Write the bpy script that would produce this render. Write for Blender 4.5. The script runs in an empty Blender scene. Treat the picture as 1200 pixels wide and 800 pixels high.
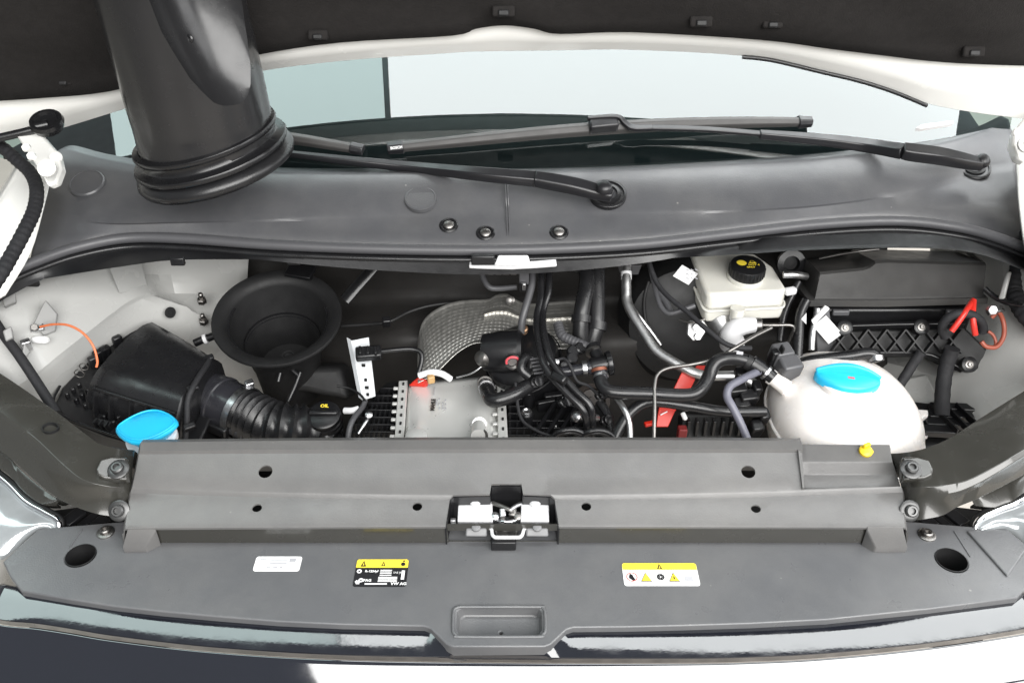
import bpy, bmesh, math, random
from mathutils import Vector, Matrix
random.seed(7)
R = math.radians
scene = bpy.context.scene
COL = scene.collection

# ------------------------------------------------------------------ camera, world, lamps, exposure
F = 1040.0
PITCH = R(35.0)
CAM = Vector((0.012, -0.83, 0.92))
cd = bpy.data.cameras.new('camera'); cam = bpy.data.objects.new('camera', cd); COL.objects.link(cam)
cam.location = CAM; cam.rotation_euler = (R(90) - PITCH, 0, 0)
cd.sensor_width = 36.0; cd.lens = 36.0 * F / 1200.0; cd.clip_end = 200; cd.clip_start = 0.02
scene.camera = cam
world = bpy.data.worlds.new('World'); scene.world = world; world.use_nodes = True
bgn = world.node_tree.nodes['Background']
bgn.inputs[0].default_value = (0.93, 0.97, 1.0, 1); bgn.inputs[1].default_value = 0.28


def area_lamp(name, loc, target, sx, sy, watts, color=(1, 1, 1)):
    l = bpy.data.lights.new(name, 'AREA'); l.shape = 'RECTANGLE'; l.size = sx; l.size_y = sy
    l.energy = watts; l.color = color
    o = bpy.data.objects.new(name, l); COL.objects.link(o); o.location = loc
    o.rotation_euler = (Vector(target) - Vector(loc)).to_track_quat('-Z', 'Y').to_euler()
    return o


area_lamp('unseen_hall_light', (1.8, -3.9, 3.1), (0.9, -0.9, 0.2), 7.0, 3.4, 760, (1, 0.99, 0.97))
area_lamp('unseen_hall_light', (1.75, 2.1, 3.9), (1.75, 2.09, 0), 5.5, 4.6, 560, (0.97, 1, 1))
area_lamp('unseen_hall_light', (-2.43, 2.1, 3.9), (-2.43, 2.09, 0), 2.76, 4.6, 190, (0.80, 0.97, 0.95))  # added dimmer teal lamp, split off to vary the windscreen's reflection
area_lamp('hall_window_light', (5.5, 0.6, 2.2), (0.5, 0.2, 0.2), 6.0, 3.0, 220, (1, 1, 1))
scene.view_settings.view_transform = 'Standard'
scene.view_settings.look = 'None'
scene.view_settings.gamma = 1
scene.view_settings.exposure = 0.0

# ------------------------------------------------------------------ places
FW = Vector((0, math.cos(PITCH), -math.sin(PITCH)))
UP = Vector((0, math.sin(PITCH), math.cos(PITCH)))
RT = Vector((1, 0, 0))


def ray(px, py):
    return FW + RT * ((px - 600) / F) + UP * ((400 - py) / F)


def Z(px, py, z):
    d = ray(px, py); return CAM + d * ((z - CAM.z) / d.z)


def Y(px, py, y):
    d = ray(px, py); return CAM + d * ((y - CAM.y) / d.y)


def B(px, py, dy=0.0):
    """a point in the engine bay: the bay's contents rise from front to back"""
    return Y(px, py, 0.45 - (py - 310) / 205.0 * 0.2 + dy)


def sc(p):
    """metres per photograph pixel at p"""
    return (p - CAM).dot(FW) / F


# ------------------------------------------------------------------ materials
MATS = {}


def mat(name, col, rough=0.5, metal=0.0, spec=0.5, var=0.12, vs=14.0, bump=0.0, bs=300.0, coat=0.0, sss=0.0, ior=None, rv=0.06):
    if name in MATS: return MATS[name]
    m = bpy.data.materials.new(name); m.use_nodes = True; nt = m.node_tree; N = nt.nodes; L = nt.links
    b = N['Principled BSDF']
    tc = N.new('ShaderNodeTexCoord')
    nz = N.new('ShaderNodeTexNoise'); nz.inputs['Scale'].default_value = vs; nz.inputs['Detail'].default_value = 6
    nz.inputs['Roughness'].default_value = 0.65
    L.new(tc.outputs['Object'], nz.inputs['Vector'])
    mx = N.new('ShaderNodeMix'); mx.data_type = 'RGBA'
    mx.inputs[6].default_value = (*[c * (1 - var) for c in col], 1)
    mx.inputs[7].default_value = (*[min(1, c * (1 + var)) for c in col], 1)
    L.new(nz.outputs[0], mx.inputs[0]); L.new(mx.outputs[2], b.inputs['Base Color'])
    mr = N.new('ShaderNodeMapRange'); mr.inputs[1].default_value = 0.3; mr.inputs[2].default_value = 0.7
    mr.inputs[3].default_value = max(0.0, rough - rv); mr.inputs[4].default_value = min(1, rough + rv)
    n3 = N.new('ShaderNodeTexNoise'); n3.inputs['Scale'].default_value = vs * 2.7; n3.inputs['Detail'].default_value = 4
    L.new(tc.outputs['Object'], n3.inputs['Vector'])
    L.new(n3.outputs[0], mr.inputs[0]); L.new(mr.outputs[0], b.inputs['Roughness'])
    b.inputs['Metallic'].default_value = metal
    b.inputs['Specular IOR Level'].default_value = spec
    if ior: b.inputs['IOR'].default_value = ior
    b.inputs['Coat Weight'].default_value = coat; b.inputs['Coat Roughness'].default_value = 0.04
    if sss:
        b.inputs['Subsurface Weight'].default_value = sss
        b.inputs['Subsurface Radius'].default_value = (0.02, 0.018, 0.015); b.inputs['Subsurface Scale'].default_value = 0.5
    if bump:
        n2 = N.new('ShaderNodeTexNoise'); n2.inputs['Scale'].default_value = bs; n2.inputs['Detail'].default_value = 3
        L.new(tc.outputs['Object'], n2.inputs['Vector'])
        bp = N.new('ShaderNodeBump'); bp.inputs['Strength'].default_value = bump; bp.inputs['Distance'].default_value = 0.001
        L.new(n2.outputs[0], bp.inputs['Height']); L.new(bp.outputs[0], b.inputs['Normal'])
    MATS[name] = m
    return m


def dusty(name, col, rough, dust=(0.3, 0.29, 0.27), amount=0.25, spec=0.5, bump=0.2, bs=420.0):
    """dark moulded plastic with specks and a film of dust"""
    m = mat(name, col, rough, spec=spec, bump=bump, bs=bs, vs=9)
    nt = m.node_tree; N = nt.nodes; L = nt.links; b = N['Principled BSDF']
    src = b.inputs['Base Color'].links[0].from_socket
    tc = N['Texture Coordinate']
    a = N.new('ShaderNodeTexNoise'); a.inputs['Scale'].default_value = 5.5; a.inputs['Detail'].default_value = 8
    a.inputs['Roughness'].default_value = 0.7; L.new(tc.outputs['Object'], a.inputs['Vector'])
    r1 = N.new('ShaderNodeMapRange'); r1.inputs[1].default_value = 0.42; r1.inputs[2].default_value = 0.75
    r1.inputs[4].default_value = amount; L.new(a.outputs[0], r1.inputs[0])
    v = N.new('ShaderNodeTexVoronoi'); v.inputs['Scale'].default_value = 30; L.new(tc.outputs['Object'], v.inputs['Vector'])
    r2 = N.new('ShaderNodeMapRange'); r2.inputs[1].default_value = 0.035; r2.inputs[2].default_value = 0.06
    r2.inputs[3].default_value = 0.5; r2.inputs[4].default_value = 0.0; L.new(v.outputs['Distance'], r2.inputs[0])
    v2 = N.new('ShaderNodeTexNoise'); v2.inputs['Scale'].default_value = 11; L.new(tc.outputs['Object'], v2.inputs['Vector'])
    r3 = N.new('ShaderNodeMapRange'); r3.inputs[1].default_value = 0.54; r3.inputs[2].default_value = 0.58; L.new(v2.outputs[0], r3.inputs[0])
    mu = N.new('ShaderNodeMath'); mu.operation = 'MULTIPLY'; L.new(r2.outputs[0], mu.inputs[0]); L.new(r3.outputs[0], mu.inputs[1])
    ad = N.new('ShaderNodeMath'); ad.operation = 'ADD'; ad.use_clamp = True
    L.new(r1.outputs[0], ad.inputs[0]); L.new(mu.outputs[0], ad.inputs[1])
    mx = N.new('ShaderNodeMix'); mx.data_type = 'RGBA'; mx.inputs[7].default_value = (*dust, 1)
    L.new(ad.outputs[0], mx.inputs[0]); L.new(src, mx.inputs[6]); L.new(mx.outputs[2], b.inputs['Base Color'])
    return m


GREY = dusty('grey_plastic', (0.108, 0.106, 0.105), 0.34, amount=0.17)
COVER = dusty('cover_plastic', (0.095, 0.097, 0.102), 0.32, amount=0.15)
COWL = dusty('cowl_plastic', (0.068, 0.069, 0.074), 0.34, amount=0.12)
BEAM = mat('painted_steel_dark', (0.034, 0.033, 0.029), 0.24, spec=0.6, coat=0.35, bump=0.05, bs=90)
BLACK = mat('black_plastic', (0.008, 0.008, 0.009), 0.34, bump=0.12)
BLACKM = mat('black_matte', (0.0065, 0.0065, 0.007), 0.6, bump=0.2)
SATIN = mat('black_satin_plastic', (0.010, 0.010, 0.011), 0.27, bump=0.03)
RUBBER = mat('rubber', (0.011, 0.011, 0.012), 0.30, bump=0.15, bs=500)
RUBBERG = mat('grey_rubber', (0.07, 0.07, 0.075), 0.45, bump=0.15, bs=500)
MAT_FELT = mat('felt', (0.017, 0.0155, 0.015), 0.92, spec=0.2, bump=0.9, bs=420, var=0.35, vs=60)
WALLMAT = mat('firewall_mat', (0.022, 0.0205, 0.0195), 0.6, spec=0.3, bump=0.5, bs=60, var=0.3, vs=12)
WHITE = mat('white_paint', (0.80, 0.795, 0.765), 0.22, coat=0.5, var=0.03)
WHITE_SHADE = mat('white_paint_shaded', (0.40, 0.40, 0.388), 0.26, coat=0.25, var=0.05, vs=6)  # same white body paint, with the bay's shade put into its colour
PRIMER = mat('grey_seam_paint', (0.24, 0.24, 0.235), 0.5, var=0.1)
STEEL = mat('zinc_steel', (0.55, 0.55, 0.56), 0.32, metal=1.0, var=0.15, vs=60)
ZINC = mat('bright_zinc', (0.62, 0.62, 0.63), 0.35, metal=0.25, var=0.05)
STEELD = mat('dark_steel', (0.25, 0.24, 0.23), 0.4, metal=1.0, var=0.25, vs=60)
ALU = mat('aluminium', (0.62, 0.62, 0.62), 0.38, metal=1.0, var=0.06, vs=40, bump=0.05)
FOIL = mat('aluminium_foil', (0.56, 0.55, 0.52), 0.40, metal=0.88, var=0.15, vs=30)
CHROME = mat('chrome', (0.8, 0.8, 0.82), 0.08, metal=1.0, var=0.02)
MILK = mat('milky_plastic', (0.62, 0.61, 0.56), 0.32, sss=0.25, var=0.02)
TANK = mat('tank_plastic', (0.84, 0.80, 0.77), 0.26, sss=0.25, var=0.02)
NYLON = mat('white_nylon', (0.70, 0.70, 0.71), 0.4, var=0.03)
COOLER = mat('pale_cooler_shell', (0.68, 0.68, 0.66), 0.33, metal=0.35, var=0.05, vs=25, bump=0.05, bs=120)
BLUE = mat('blue_cap', (0.02, 0.45, 0.74), 0.36, var=0.06)
YEL = mat('yellow_plastic', (0.80, 0.56, 0.02), 0.4)
RED = mat('red_paint', (0.62, 0.025, 0.012), 0.35, var=0.06)
ORANGE = mat('orange_wire', (0.62, 0.16, 0.06), 0.45)
REDW = mat('red_wire', (0.62, 0.03, 0.02), 0.4)
BROWN = mat('brown_wire', (0.30, 0.07, 0.04), 0.45)
BLUEG = mat('blue_grey_hose', (0.115, 0.115, 0.145), 0.42)
TAPE = mat('cloth_tape', (0.011, 0.011, 0.013), 0.75, bump=0.8, bs=260)
GLOSS = mat('piano_black', (0.006, 0.007, 0.012), 0.05, spec=1.0, coat=1.0, var=0.1, rv=0.02, bump=0.05, bs=25)
TRIM = mat('satin_black_trim', (0.007, 0.008, 0.012), 0.08, spec=0.9, coat=0.5, var=0.2, bump=0.06, bs=240)
LENS = mat('headlamp_lens', (0.34, 0.36, 0.37), 0.12, metal=0.35, coat=1.0, var=0.3, vs=18)
PAPER = mat('white_label', (0.78, 0.78, 0.78), 0.45, var=0.02)
PYEL = mat('yellow_label', (0.80, 0.62, 0.05), 0.45, var=0.02)
PBLK = mat('black_print', (0.012, 0.012, 0.014), 0.4, var=0.02)
PGRY = mat('grey_print', (0.40, 0.40, 0.42), 0.5, var=0.02)
PRED = mat('red_print', (0.6, 0.12, 0.10), 0.5, var=0.02)
PWHT = mat('white_print', (0.75, 0.75, 0.75), 0.5, var=0.02)
GROUND = mat('ground_paving', (0.30, 0.27, 0.24), 0.8, var=0.2, vs=3)
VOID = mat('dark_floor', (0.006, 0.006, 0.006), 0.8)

gm = bpy.data.materials.new('windscreen_glass'); gm.use_nodes = True
_n = gm.node_tree.nodes; _l = gm.node_tree.links; _n.clear()
_o = _n.new('ShaderNodeOutputMaterial'); _mx = _n.new('ShaderNodeMixShader'); _t = _n.new('ShaderNodeBsdfTransparent')
_g = _n.new('ShaderNodeBsdfGlossy'); _f = _n.new('ShaderNodeFresnel')
_t.inputs[0].default_value = (0.62, 0.80, 0.78, 1); _g.inputs['Roughness'].default_value = 0.012
_g.inputs[0].default_value = (0.97, 1.0, 1.0, 1); _f.inputs[0].default_value = 2.0
_l.new(_f.outputs[0], _mx.inputs[0]); _l.new(_t.outputs[0], _mx.inputs[1]); _l.new(_g.outputs[0], _mx.inputs[2])
_l.new(_mx.outputs[0], _o.inputs[0])
GLASS = gm


# ------------------------------------------------------------------ mesh helpers
def link(name, me, m, parent=None, smooth=35, bevel=0.0, seg=2):
    o = bpy.data.objects.new(name, me); COL.objects.link(o)
    if m is not None:
        me.materials.clear(); me.materials.append(m)
    if smooth:
        me.polygons.foreach_set('use_smooth', [True] * len(me.polygons)); me.set_sharp_from_angle(angle=R(smooth))
    if bevel:
        b = o.modifiers.new('bevel', 'BEVEL'); b.width = bevel; b.segments = seg; b.limit_method = 'ANGLE'; b.angle_limit = R(40)
        b.harden_normals = False
    if parent is not None:
        o.parent = parent; o.matrix_parent_inverse = Matrix.Translation(-Vector(parent['base']) if 'base' in parent else Vector((0, 0, 0)))
    return o


def tag(o, label, cat, group=None):
    o['label'] = label; o['category'] = cat
    if group: o['group'] = group
    return o


def struct(o):
    o['kind'] = 'structure'; return o


def thing(name, label, cat, base, group=None):
    e = bpy.data.objects.new(name, None); COL.objects.link(e); e.empty_display_size = 0.02
    e.location = base; e['base'] = [base[0], base[1], base[2]]
    return tag(e, label, cat, group)


def mesh(name, v, f, fix=True):
    me = bpy.data.meshes.new(name); me.from_pydata([tuple(p) for p in v], [], f)
    if fix:
        bm = bmesh.new(); bm.from_mesh(me); bmesh.ops.recalc_face_normals(bm, faces=bm.faces); bm.to_mesh(me); bm.free()
    return me


def cr(pts, n=6, closed=False):
    """smooth curve through pts"""
    out = []; k = len(pts); rng = k if closed else k - 1
    for i in range(rng):
        if closed: p0, p1, p2, p3 = pts[i - 1], pts[i], pts[(i + 1) % k], pts[(i + 2) % k]
        else: p0, p1, p2, p3 = pts[max(i - 1, 0)], pts[i], pts[i + 1], pts[min(i + 2, k - 1)]
        for j in range(n):
            t = j / n
            out.append(0.5 * ((2 * p1) + (p2 - p0) * t + (2 * p0 - 5 * p1 + 4 * p2 - p3) * t * t + (3 * p1 - p0 - 3 * p2 + p3) * t ** 3))
    if not closed: out.append(pts[-1].copy())
    return out


def rnd(pts, rad, n=5):
    """round the corners of a path with a bend radius, straight between"""
    out = [pts[0]]
    for i in range(1, len(pts) - 1):
        a, b, c = pts[i - 1], pts[i], pts[i + 1]
        da = (a - b); dc = (c - b); r = min(rad, da.length * 0.48, dc.length * 0.48)
        s = b + da.normalized() * r; e = b + dc.normalized() * r
        for j in range(n + 1):
            t = j / n; out.append(s * (1 - t) ** 2 + b * 2 * t * (1 - t) + e * t * t)
    out.append(pts[-1]); return out


def sweep(path, rad, seg=12, cap=True, sx=1.0):
    """v, f of a tube; rad is a number or a function of (arc length, fraction)"""
    n = len(path); v = []; f = []
    T = []
    for i in range(n):
        a = path[max(i - 1, 0)]; b = path[min(i + 1, n - 1)]; d = b - a
        T.append(d.normalized() if d.length > 1e-9 else Vector((0, 0, 1)))
    u = T[0].cross(Vector((0, 0, 1)))
    if u.length < 0.1: u = T[0].cross(Vector((0, 1, 0)))
    u.normalize()
    L = [0]
    for i in range(1, n): L.append(L[-1] + (path[i] - path[i - 1]).length)
    for i in range(n):
        u = (u - T[i] * u.dot(T[i])).normalized(); w = T[i].cross(u)
        r = rad(L[i], L[i] / max(L[-1], 1e-9)) if callable(rad) else rad
        for k in range(seg):
            a = 2 * math.pi * k / seg
            v.append(path[i] + u * math.cos(a) * r * sx + w * math.sin(a) * r)
    for i in range(n - 1):
        for k in range(seg):
            k2 = (k + 1) % seg
            f.append((i * seg + k, i * seg + k2, (i + 1) * seg + k2, (i + 1) * seg + k))
    if cap:
        f.append(tuple(range(seg - 1, -1, -1))); f.append(tuple((n - 1) * seg + k for k in range(seg)))
    return v, f


def tube(name, path, rad, m, parent=None, seg=12, smoothpath=True, n=6, cap=True, sx=1.0):
    if smoothpath: path = cr(path, n)
    v, f = sweep(path, rad, seg, cap, sx)
    return link(name, mesh(name, v, f), m, parent, 50)


def resample(path, step):
    out = [path[0].copy()]; acc = 0.0
    for i in range(1, len(path)):
        a, b = path[i - 1], path[i]; d = (b - a).length; t = step - acc
        while t <= d:
            out.append(a + (b - a) * (t / d)); t += step
        acc = (acc + d) % step
    return out


def ribbed(name, path, r, m, parent=None, pitch=0.006, depth=0.12, seg=16, n=10):
    """corrugated hose or conduit"""
    p = resample(cr(path, n), pitch / 4)
    v, f = sweep(p, lambda s, t: r * (1 - depth * (0.5 - 0.5 * math.cos(2 * math.pi * s / pitch)) ** 0.7), seg)
    return link(name, mesh(name, v, f), m, parent, 60)


def frame(ax):
    ax = ax.normalized(); u = ax.cross(Vector((0, 1, 0)))
    if u.length < 0.2: u = ax.cross(Vector((1, 0, 0)))
    u.normalize(); return u, ax.cross(u), ax


def lathe_vf(prof, c, ax, seg=32, sx=1.0):
    u, w, a = frame(ax); v = []; f = []; n = len(prof)
    for (r, h) in prof:
        for k in range(seg):
            t = 2 * math.pi * k / seg
            v.append(c + u * math.cos(t) * r * sx + w * math.sin(t) * r + a * h)
    for i in range(n - 1):
        for k in range(seg):
            k2 = (k + 1) % seg; f.append((i * seg + k, i * seg + k2, (i + 1) * seg + k2, (i + 1) * seg + k))
    return v, f


def lathe(name, prof, c, ax, m, parent=None, seg=32, capa=True, capb=True, smooth=35, sx=1.0, bevel=0):
    v, f = lathe_vf(prof, c, ax, seg, sx); n = len(prof)
    if capa: f.append(tuple(range(seg - 1, -1, -1)))
    if capb: f.append(tuple((n - 1) * seg + k for k in range(seg)))
    return link(name, mesh(name, v, f), m, parent, smooth, bevel)


def sheet_vf(rows, thick=0.0):
    nr = len(rows); nc = len(rows[0]); v = [p for r in rows for p in r]
    f = [(i * nc + j, i * nc + j + 1, (i + 1) * nc + j + 1, (i + 1) * nc + j) for i in range(nr - 1) for j in range(nc - 1)]
    return v, f


def sheet(name, rows, m, parent=None, thick=0.003, smooth=40, offset=-1, bevel=0.0):
    v, f = sheet_vf(rows); me = mesh(name, v, f, fix=False)
    # face the camera / up
    bm = bmesh.new(); bm.from_mesh(me)
    bm.normal_update(); s = sum((fa.normal.dot(CAM - fa.calc_center_median()) * fa.calc_area() for fa in bm.faces))
    if s < 0: bmesh.ops.reverse_faces(bm, faces=bm.faces)
    bm.to_mesh(me); bm.free()
    o = link(name, me, m, parent, smooth)
    if thick:
        sm = o.modifiers.new('solid', 'SOLIDIFY'); sm.thickness = thick; sm.offset = offset
    if bevel:
        b = o.modifiers.new('bevel', 'BEVEL'); b.width = bevel; b.segments = 2; b.limit_method = 'ANGLE'; b.angle_limit = R(40)
    return o


def lerp(a, b, t): return a + (b - a) * t


def densify(rows, nu, nv, smooth=True):
    """interpolate a control grid smoothly"""
    rr = [cr(r, nu) if smooth else r for r in rows]
    cols = list(zip(*rr)); cc = [cr(list(c), nv) for c in cols]
    return [list(r) for r in zip(*cc)]


def prism(name, pts, ext, m, parent=None, bevel=0.0, smooth=35, seg=2, fixed=True):
    """polygon pts (3-D) extruded by vector ext (or a list of end points)"""
    n = len(pts); q = [p + ext for p in pts] if isinstance(ext, Vector) else ext
    v = list(pts) + list(q); f = [tuple(range(n)), tuple(range(2 * n - 1, n - 1, -1))]
    f += [(i, (i + 1) % n, n + (i + 1) % n, n + i) for i in range(n)]
    return link(name, mesh(name, v, f), m, parent, smooth, bevel, seg)


def box(name, c, size, m, parent=None, rot=None, bevel=0.0015, seg=2):
    rm = rot if rot is not None else Matrix.Identity(3)
    x, y, z = [s / 2 for s in size]
    cs = [(-x, -y, -z), (x, -y, -z), (x, y, -z), (-x, y, -z), (-x, -y, z), (x, -y, z), (x, y, z), (-x, y, z)]
    v = [c + rm @ Vector(p) for p in cs]
    f = [(3, 2, 1, 0), (4, 5, 6, 7), (0, 1, 5, 4), (1, 2, 6, 5), (2, 3, 7, 6), (3, 0, 4, 7)]
    return link(name, mesh(name, v, f), m, parent, 35, bevel, seg)


def axes(x, y):
    """rotation whose local x,y follow the given directions"""
    x = x.normalized(); z = x.cross(y).normalized(); y = z.cross(x)
    return Matrix((x, y, z)).transposed()


def rotz(a, tilt=0.0): return Matrix.Rotation(a, 3, 'Z') @ Matrix.Rotation(tilt, 3, 'X')


def apply_mods(o):
    dg = bpy.context.evaluated_depsgraph_get(); dg.update()
    me = bpy.data.meshes.new_from_object(o.evaluated_get(dg)); old = o.data; o.modifiers.clear(); o.data = me
    me.name = old.name
    return o


def cut(o, cutters, smooth=35):
    for c in cutters:
        b = o.modifiers.new('cut', 'BOOLEAN'); b.operation = 'DIFFERENCE'; b.object = c; b.solver = 'EXACT'
    m = o.data.materials[0]
    apply_mods(o)
    o.data.materials.clear(); o.data.materials.append(m)
    o.data.polygons.foreach_set('material_index', [0] * len(o.data.polygons))
    o.data.polygons.foreach_set('use_smooth', [True] * len(o.data.polygons)); o.data.set_sharp_from_angle(angle=R(smooth))
    for c in cutters: bpy.data.objects.remove(c)
    return o


def text(name, s, size, pos, xd, yd, m, parent=None, align='CENTER', bold=0.0):
    c = bpy.data.curves.new(name, 'FONT'); c.body = s; c.size = size; c.align_x = align; c.align_y = 'CENTER'
    c.offset = bold; c.resolution_u = 2
    o = bpy.data.objects.new(name, c); COL.objects.link(o)
    dg = bpy.context.evaluated_depsgraph_get(); dg.update()
    me = bpy.data.meshes.new_from_object(o.evaluated_get(dg)); bpy.data.objects.remove(o)
    rm = axes(xd, yd).to_4x4(); me.transform(Matrix.Translation(pos) @ rm)
    return link(name, me, m, parent, 0)


def bolt(name, c, ax, r, m, parent=None, washer=True, socket=True):
    ax = ax.normalized()
    b = lathe(name, [(r * 1.7, 0), (r * 1.7, r * 0.25), (r * 1.45, r * 0.4), (r, r * 0.42), (r, r * 0.95), (r * 0.8, r * 1.15), (r * 0.55, r * 1.15), (r * 0.5, r * 0.7)]
              if washer else [(r, 0), (r, r * 0.7), (r * .8, r * 0.9), (r * 0.5, r * 0.9), (r * 0.45, r * 0.5)], c, ax, m, parent, seg=20)
    return b


def nut(name, c, ax, r, h, m, parent=None):
    return lathe(name, [(r, 0), (r, h * 0.85), (r * 0.85, h)], c, ax, m, parent, seg=6, smooth=20)

# ================================================================== the setting
def flat(name, x0, x1, y0, y1, z, m):
    return struct(link(name, mesh(name, [(x0, y0, z), (x1, y0, z), (x1, y1, z), (x0, y1, z)], [(0, 1, 2, 3)]), m))


flat('ground', -30, 30, -30, 30, -1.05, GROUND)

# bulkhead behind the engine: black moulded insulation
cols = [(265, .07), (340, .08), (420, .03), (480, .0), (560, .015), (640, .0), (720, -.015), (800, .0), (880, .02), (960, .0), (1040, -.01)]
rows = []
for py, dy in ((285, .115), (305, .11), (330, .13), (352, .15), (375, .12), (400, .10), (430, .13), (460, .15), (500, .16), (560, .17)):
    rows.append([B(x, py, dy + d + 0.012 * math.sin(x * .021 + py * .05)) for x, d in cols])
bulk = sheet('bulkhead_insulation', densify(rows, 4, 3), WALLMAT, thick=0.006, smooth=60)
tag(bulk, 'black moulded insulation mat lining the bulkhead behind the engine', 'insulation')
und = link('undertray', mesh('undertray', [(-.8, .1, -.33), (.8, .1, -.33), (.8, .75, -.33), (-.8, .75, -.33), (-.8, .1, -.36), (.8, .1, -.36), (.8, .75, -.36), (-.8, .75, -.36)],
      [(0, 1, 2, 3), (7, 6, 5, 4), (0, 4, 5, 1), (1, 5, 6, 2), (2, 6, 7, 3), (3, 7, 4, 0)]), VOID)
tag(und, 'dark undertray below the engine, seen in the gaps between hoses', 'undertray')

# ---- left inner wing, white painted sheet metal with folds
T = [(-60, 365, .30), (0, 338, .35), (70, 318, .43), (140, 304, .51), (200, 292, .575), (292, 288, .58)]
T2 = [(-60, 410, .27), (8, 368, .33), (85, 338, .42), (150, 322, .50), (200, 322, .57), (290, 320, .575)]
Fd = [(-60, 500, .18), (30, 446, .255), (84, 404, .33), (163, 346, .475), (205, 344, .555), (289, 345, .575)]
F2 = [(-50, 520, .19), (38, 452, .262), (90, 408, .338), (166, 350, .478), (210, 350, .545), (289, 352, .57)]
G = [(-20, 560, .20), (60, 500, .29), (120, 440, .385), (203, 362, .50), (232, 368, .52), (276, 378, .55)]
H = [(0, 600, .20), (80, 540, .32), (150, 470, .40), (215, 400, .49), (262, 420, .505), (318, 452, .52)]
Kk = [(0, 700, .22), (80, 640, .34), (150, 570, .42), (230, 500, .48), (290, 500, .50), (350, 480, .51)]
lw = thing('inner_wing', 'white painted inner wing with folds and earth points beside the air filter box', 'wing panel', Z(60, 480, -.3))


def crease(rows, nu=4, nv=2):
    rr = [cr([Y(*p) for p in r], nu) for r in rows]
    out = []
    for i in range(len(rr) - 1):
        for k in range(nv): out.append([lerp(a, b, k / nv) for a, b in zip(rr[i], rr[i + 1])])
    out.append(rr[-1]); return out


o = sheet('wing_sheet', crease([T, T2, Fd, F2, G, H, Kk]), WHITE_SHADE, lw, thick=0.003, smooth=28)
# vertical rib and dimple pressed into the back wall
prism('pressed_rib', [Y(128, 314, .47), Y(150, 311, .498), Y(158, 340, .482), Y(140, 344, .452)], Vector((0.01, .03, -.01)), WHITE_SHADE, lw, bevel=0.006, seg=3)
# bare grey sealer patches
prism('sealer_patch', [Y(54, 352, .362), Y(68, 368, .362), Y(66, 388, .345), Y(52, 394, .335), Y(40, 380, .335)], Vector((.008, -.014, .010)), PRIMER, lw, bevel=0.002)
prism('sealer_patch', [Y(2, 350, .328), Y(18, 342, .335), Y(20, 356, .328), Y(6, 362, .318)], Vector((.008, -.012, .012)), PRIMER, lw, bevel=0.002)
prism('sealer_patch', [Y(4, 390, .29), Y(14, 384, .297), Y(17, 398, .288), Y(8, 402, .28)], Vector((.008, -.012, .012)), PRIMER, lw, bevel=0.002)
prism('sealer_patch', [Y(28, 402, .283), Y(36, 412, .283), Y(30, 419, .272), Y(26, 412, .275)], Vector((.006, -.008, .006)), PRIMER, lw, bevel=0.002)
for (x, y, yy) in ((237, 354, .525), (239, 378, .505)):
    n_ = nut('stud_nut', Y(x, y, yy), Vector((.1, -.2, 1)), .0085, .009, STEELD, lw)
    lathe('stud', [(.0045, 0), (.0045, .013), (.003, .015)], Y(x, y, yy) + Vector((0, 0, .006)), Vector((.1, -.2, 1)), STEELD, n_, seg=10)
lathe('grommet', [(.010, 0), (.010, .003), (.005, .003), (.005, .001)], Y(199, 366, .485), Vector((.8, -.6, .2)), BLACKM, lw, seg=18)
tube('ledge_pipe', [Y(228, 402, .43), Y(240, 397, .435), Y(262, 390, .44)], .007, BLACK, lw, seg=12)
lathe('pipe_clip', [(.009, -.003), (.009, .003)], Y(241, 397, .433), Y(262, 390, .395) - Y(228, 402, .385), NYLON, lw, seg=16)

# earth point with its orange wire
ep = thing('earth_point', 'brass and white earth terminal bolted to the white inner wing', 'terminal', Y(40, 390, .325))
c = Y(44, 384, .325)
box('terminal_plate', c, (.020, .012, .008), STEEL, ep, rotz(.3, .6), .002)
nut('nut', c + Vector((0, -.006, .004)), Vector((.3, -.7, .7)), .006, .006, STEELD, ep)
lathe('insulator', [(.0, -.014), (.005, -.012), (.006, -.004), (.006, .008), (.004, .012), (0, .0125)], Y(48, 398, .308), Vector((1, -.1, .05)), PAPER, ep, seg=16)
box('bracket', Y(31, 404, .292), (.014, .010, .022), STEEL, ep, rotz(.6, .4), .002)
o = tube('earth_wire', [Y(47, 383, .315), Y(62, 380, .31), Y(80, 381, .30), Y(97, 390, .29), Y(109, 405, .28), Y(114, 422, .27), Y(113, 430, .265)], .0019, ORANGE, seg=10)
tag(o, 'thin orange wire arching from the earth terminal to the air filter box', 'wire')

# ---- right inner wing
T = [(1090, 278, .575), (1130, 284, .52), (1165, 292, .46), (1200, 304, .40), (1260, 330, .34)]
T2 = [(1090, 330, .57), (1128, 335, .50), (1160, 345, .44), (1195, 352, .38), (1260, 380, .30)]
Fd = [(1080, 390, .55), (1112, 392, .47), (1140, 398, .41), (1178, 405, .345), (1260, 440, .26)]
F2 = [(1050, 400, .53), (1080, 412, .45), (1115, 420, .39), (1170, 425, .335), (1250, 460, .25)]
G = [(1000, 415, .50), (1060, 430, .42), (1110, 445, .36), (1160, 465, .30), (1230, 500, .22)]
H = [(990, 450, .47), (1050, 465, .40), (1100, 490, .33), (1140, 510, .27), (1200, 540, .20)]
Kk = [(985, 560, .45), (1050, 560, .39), (1100, 570, .32), (1140, 580, .27), (1180, 600, .2)]
rw = thing('inner_wing', 'white painted inner wing beside the red battery cables', 'wing panel', Z(1150, 500, -.3))
sheet('wing_sheet', crease([T, T2, Fd, F2, G, H, Kk]), WHITE_SHADE, rw, thick=0.003, smooth=28)
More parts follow.
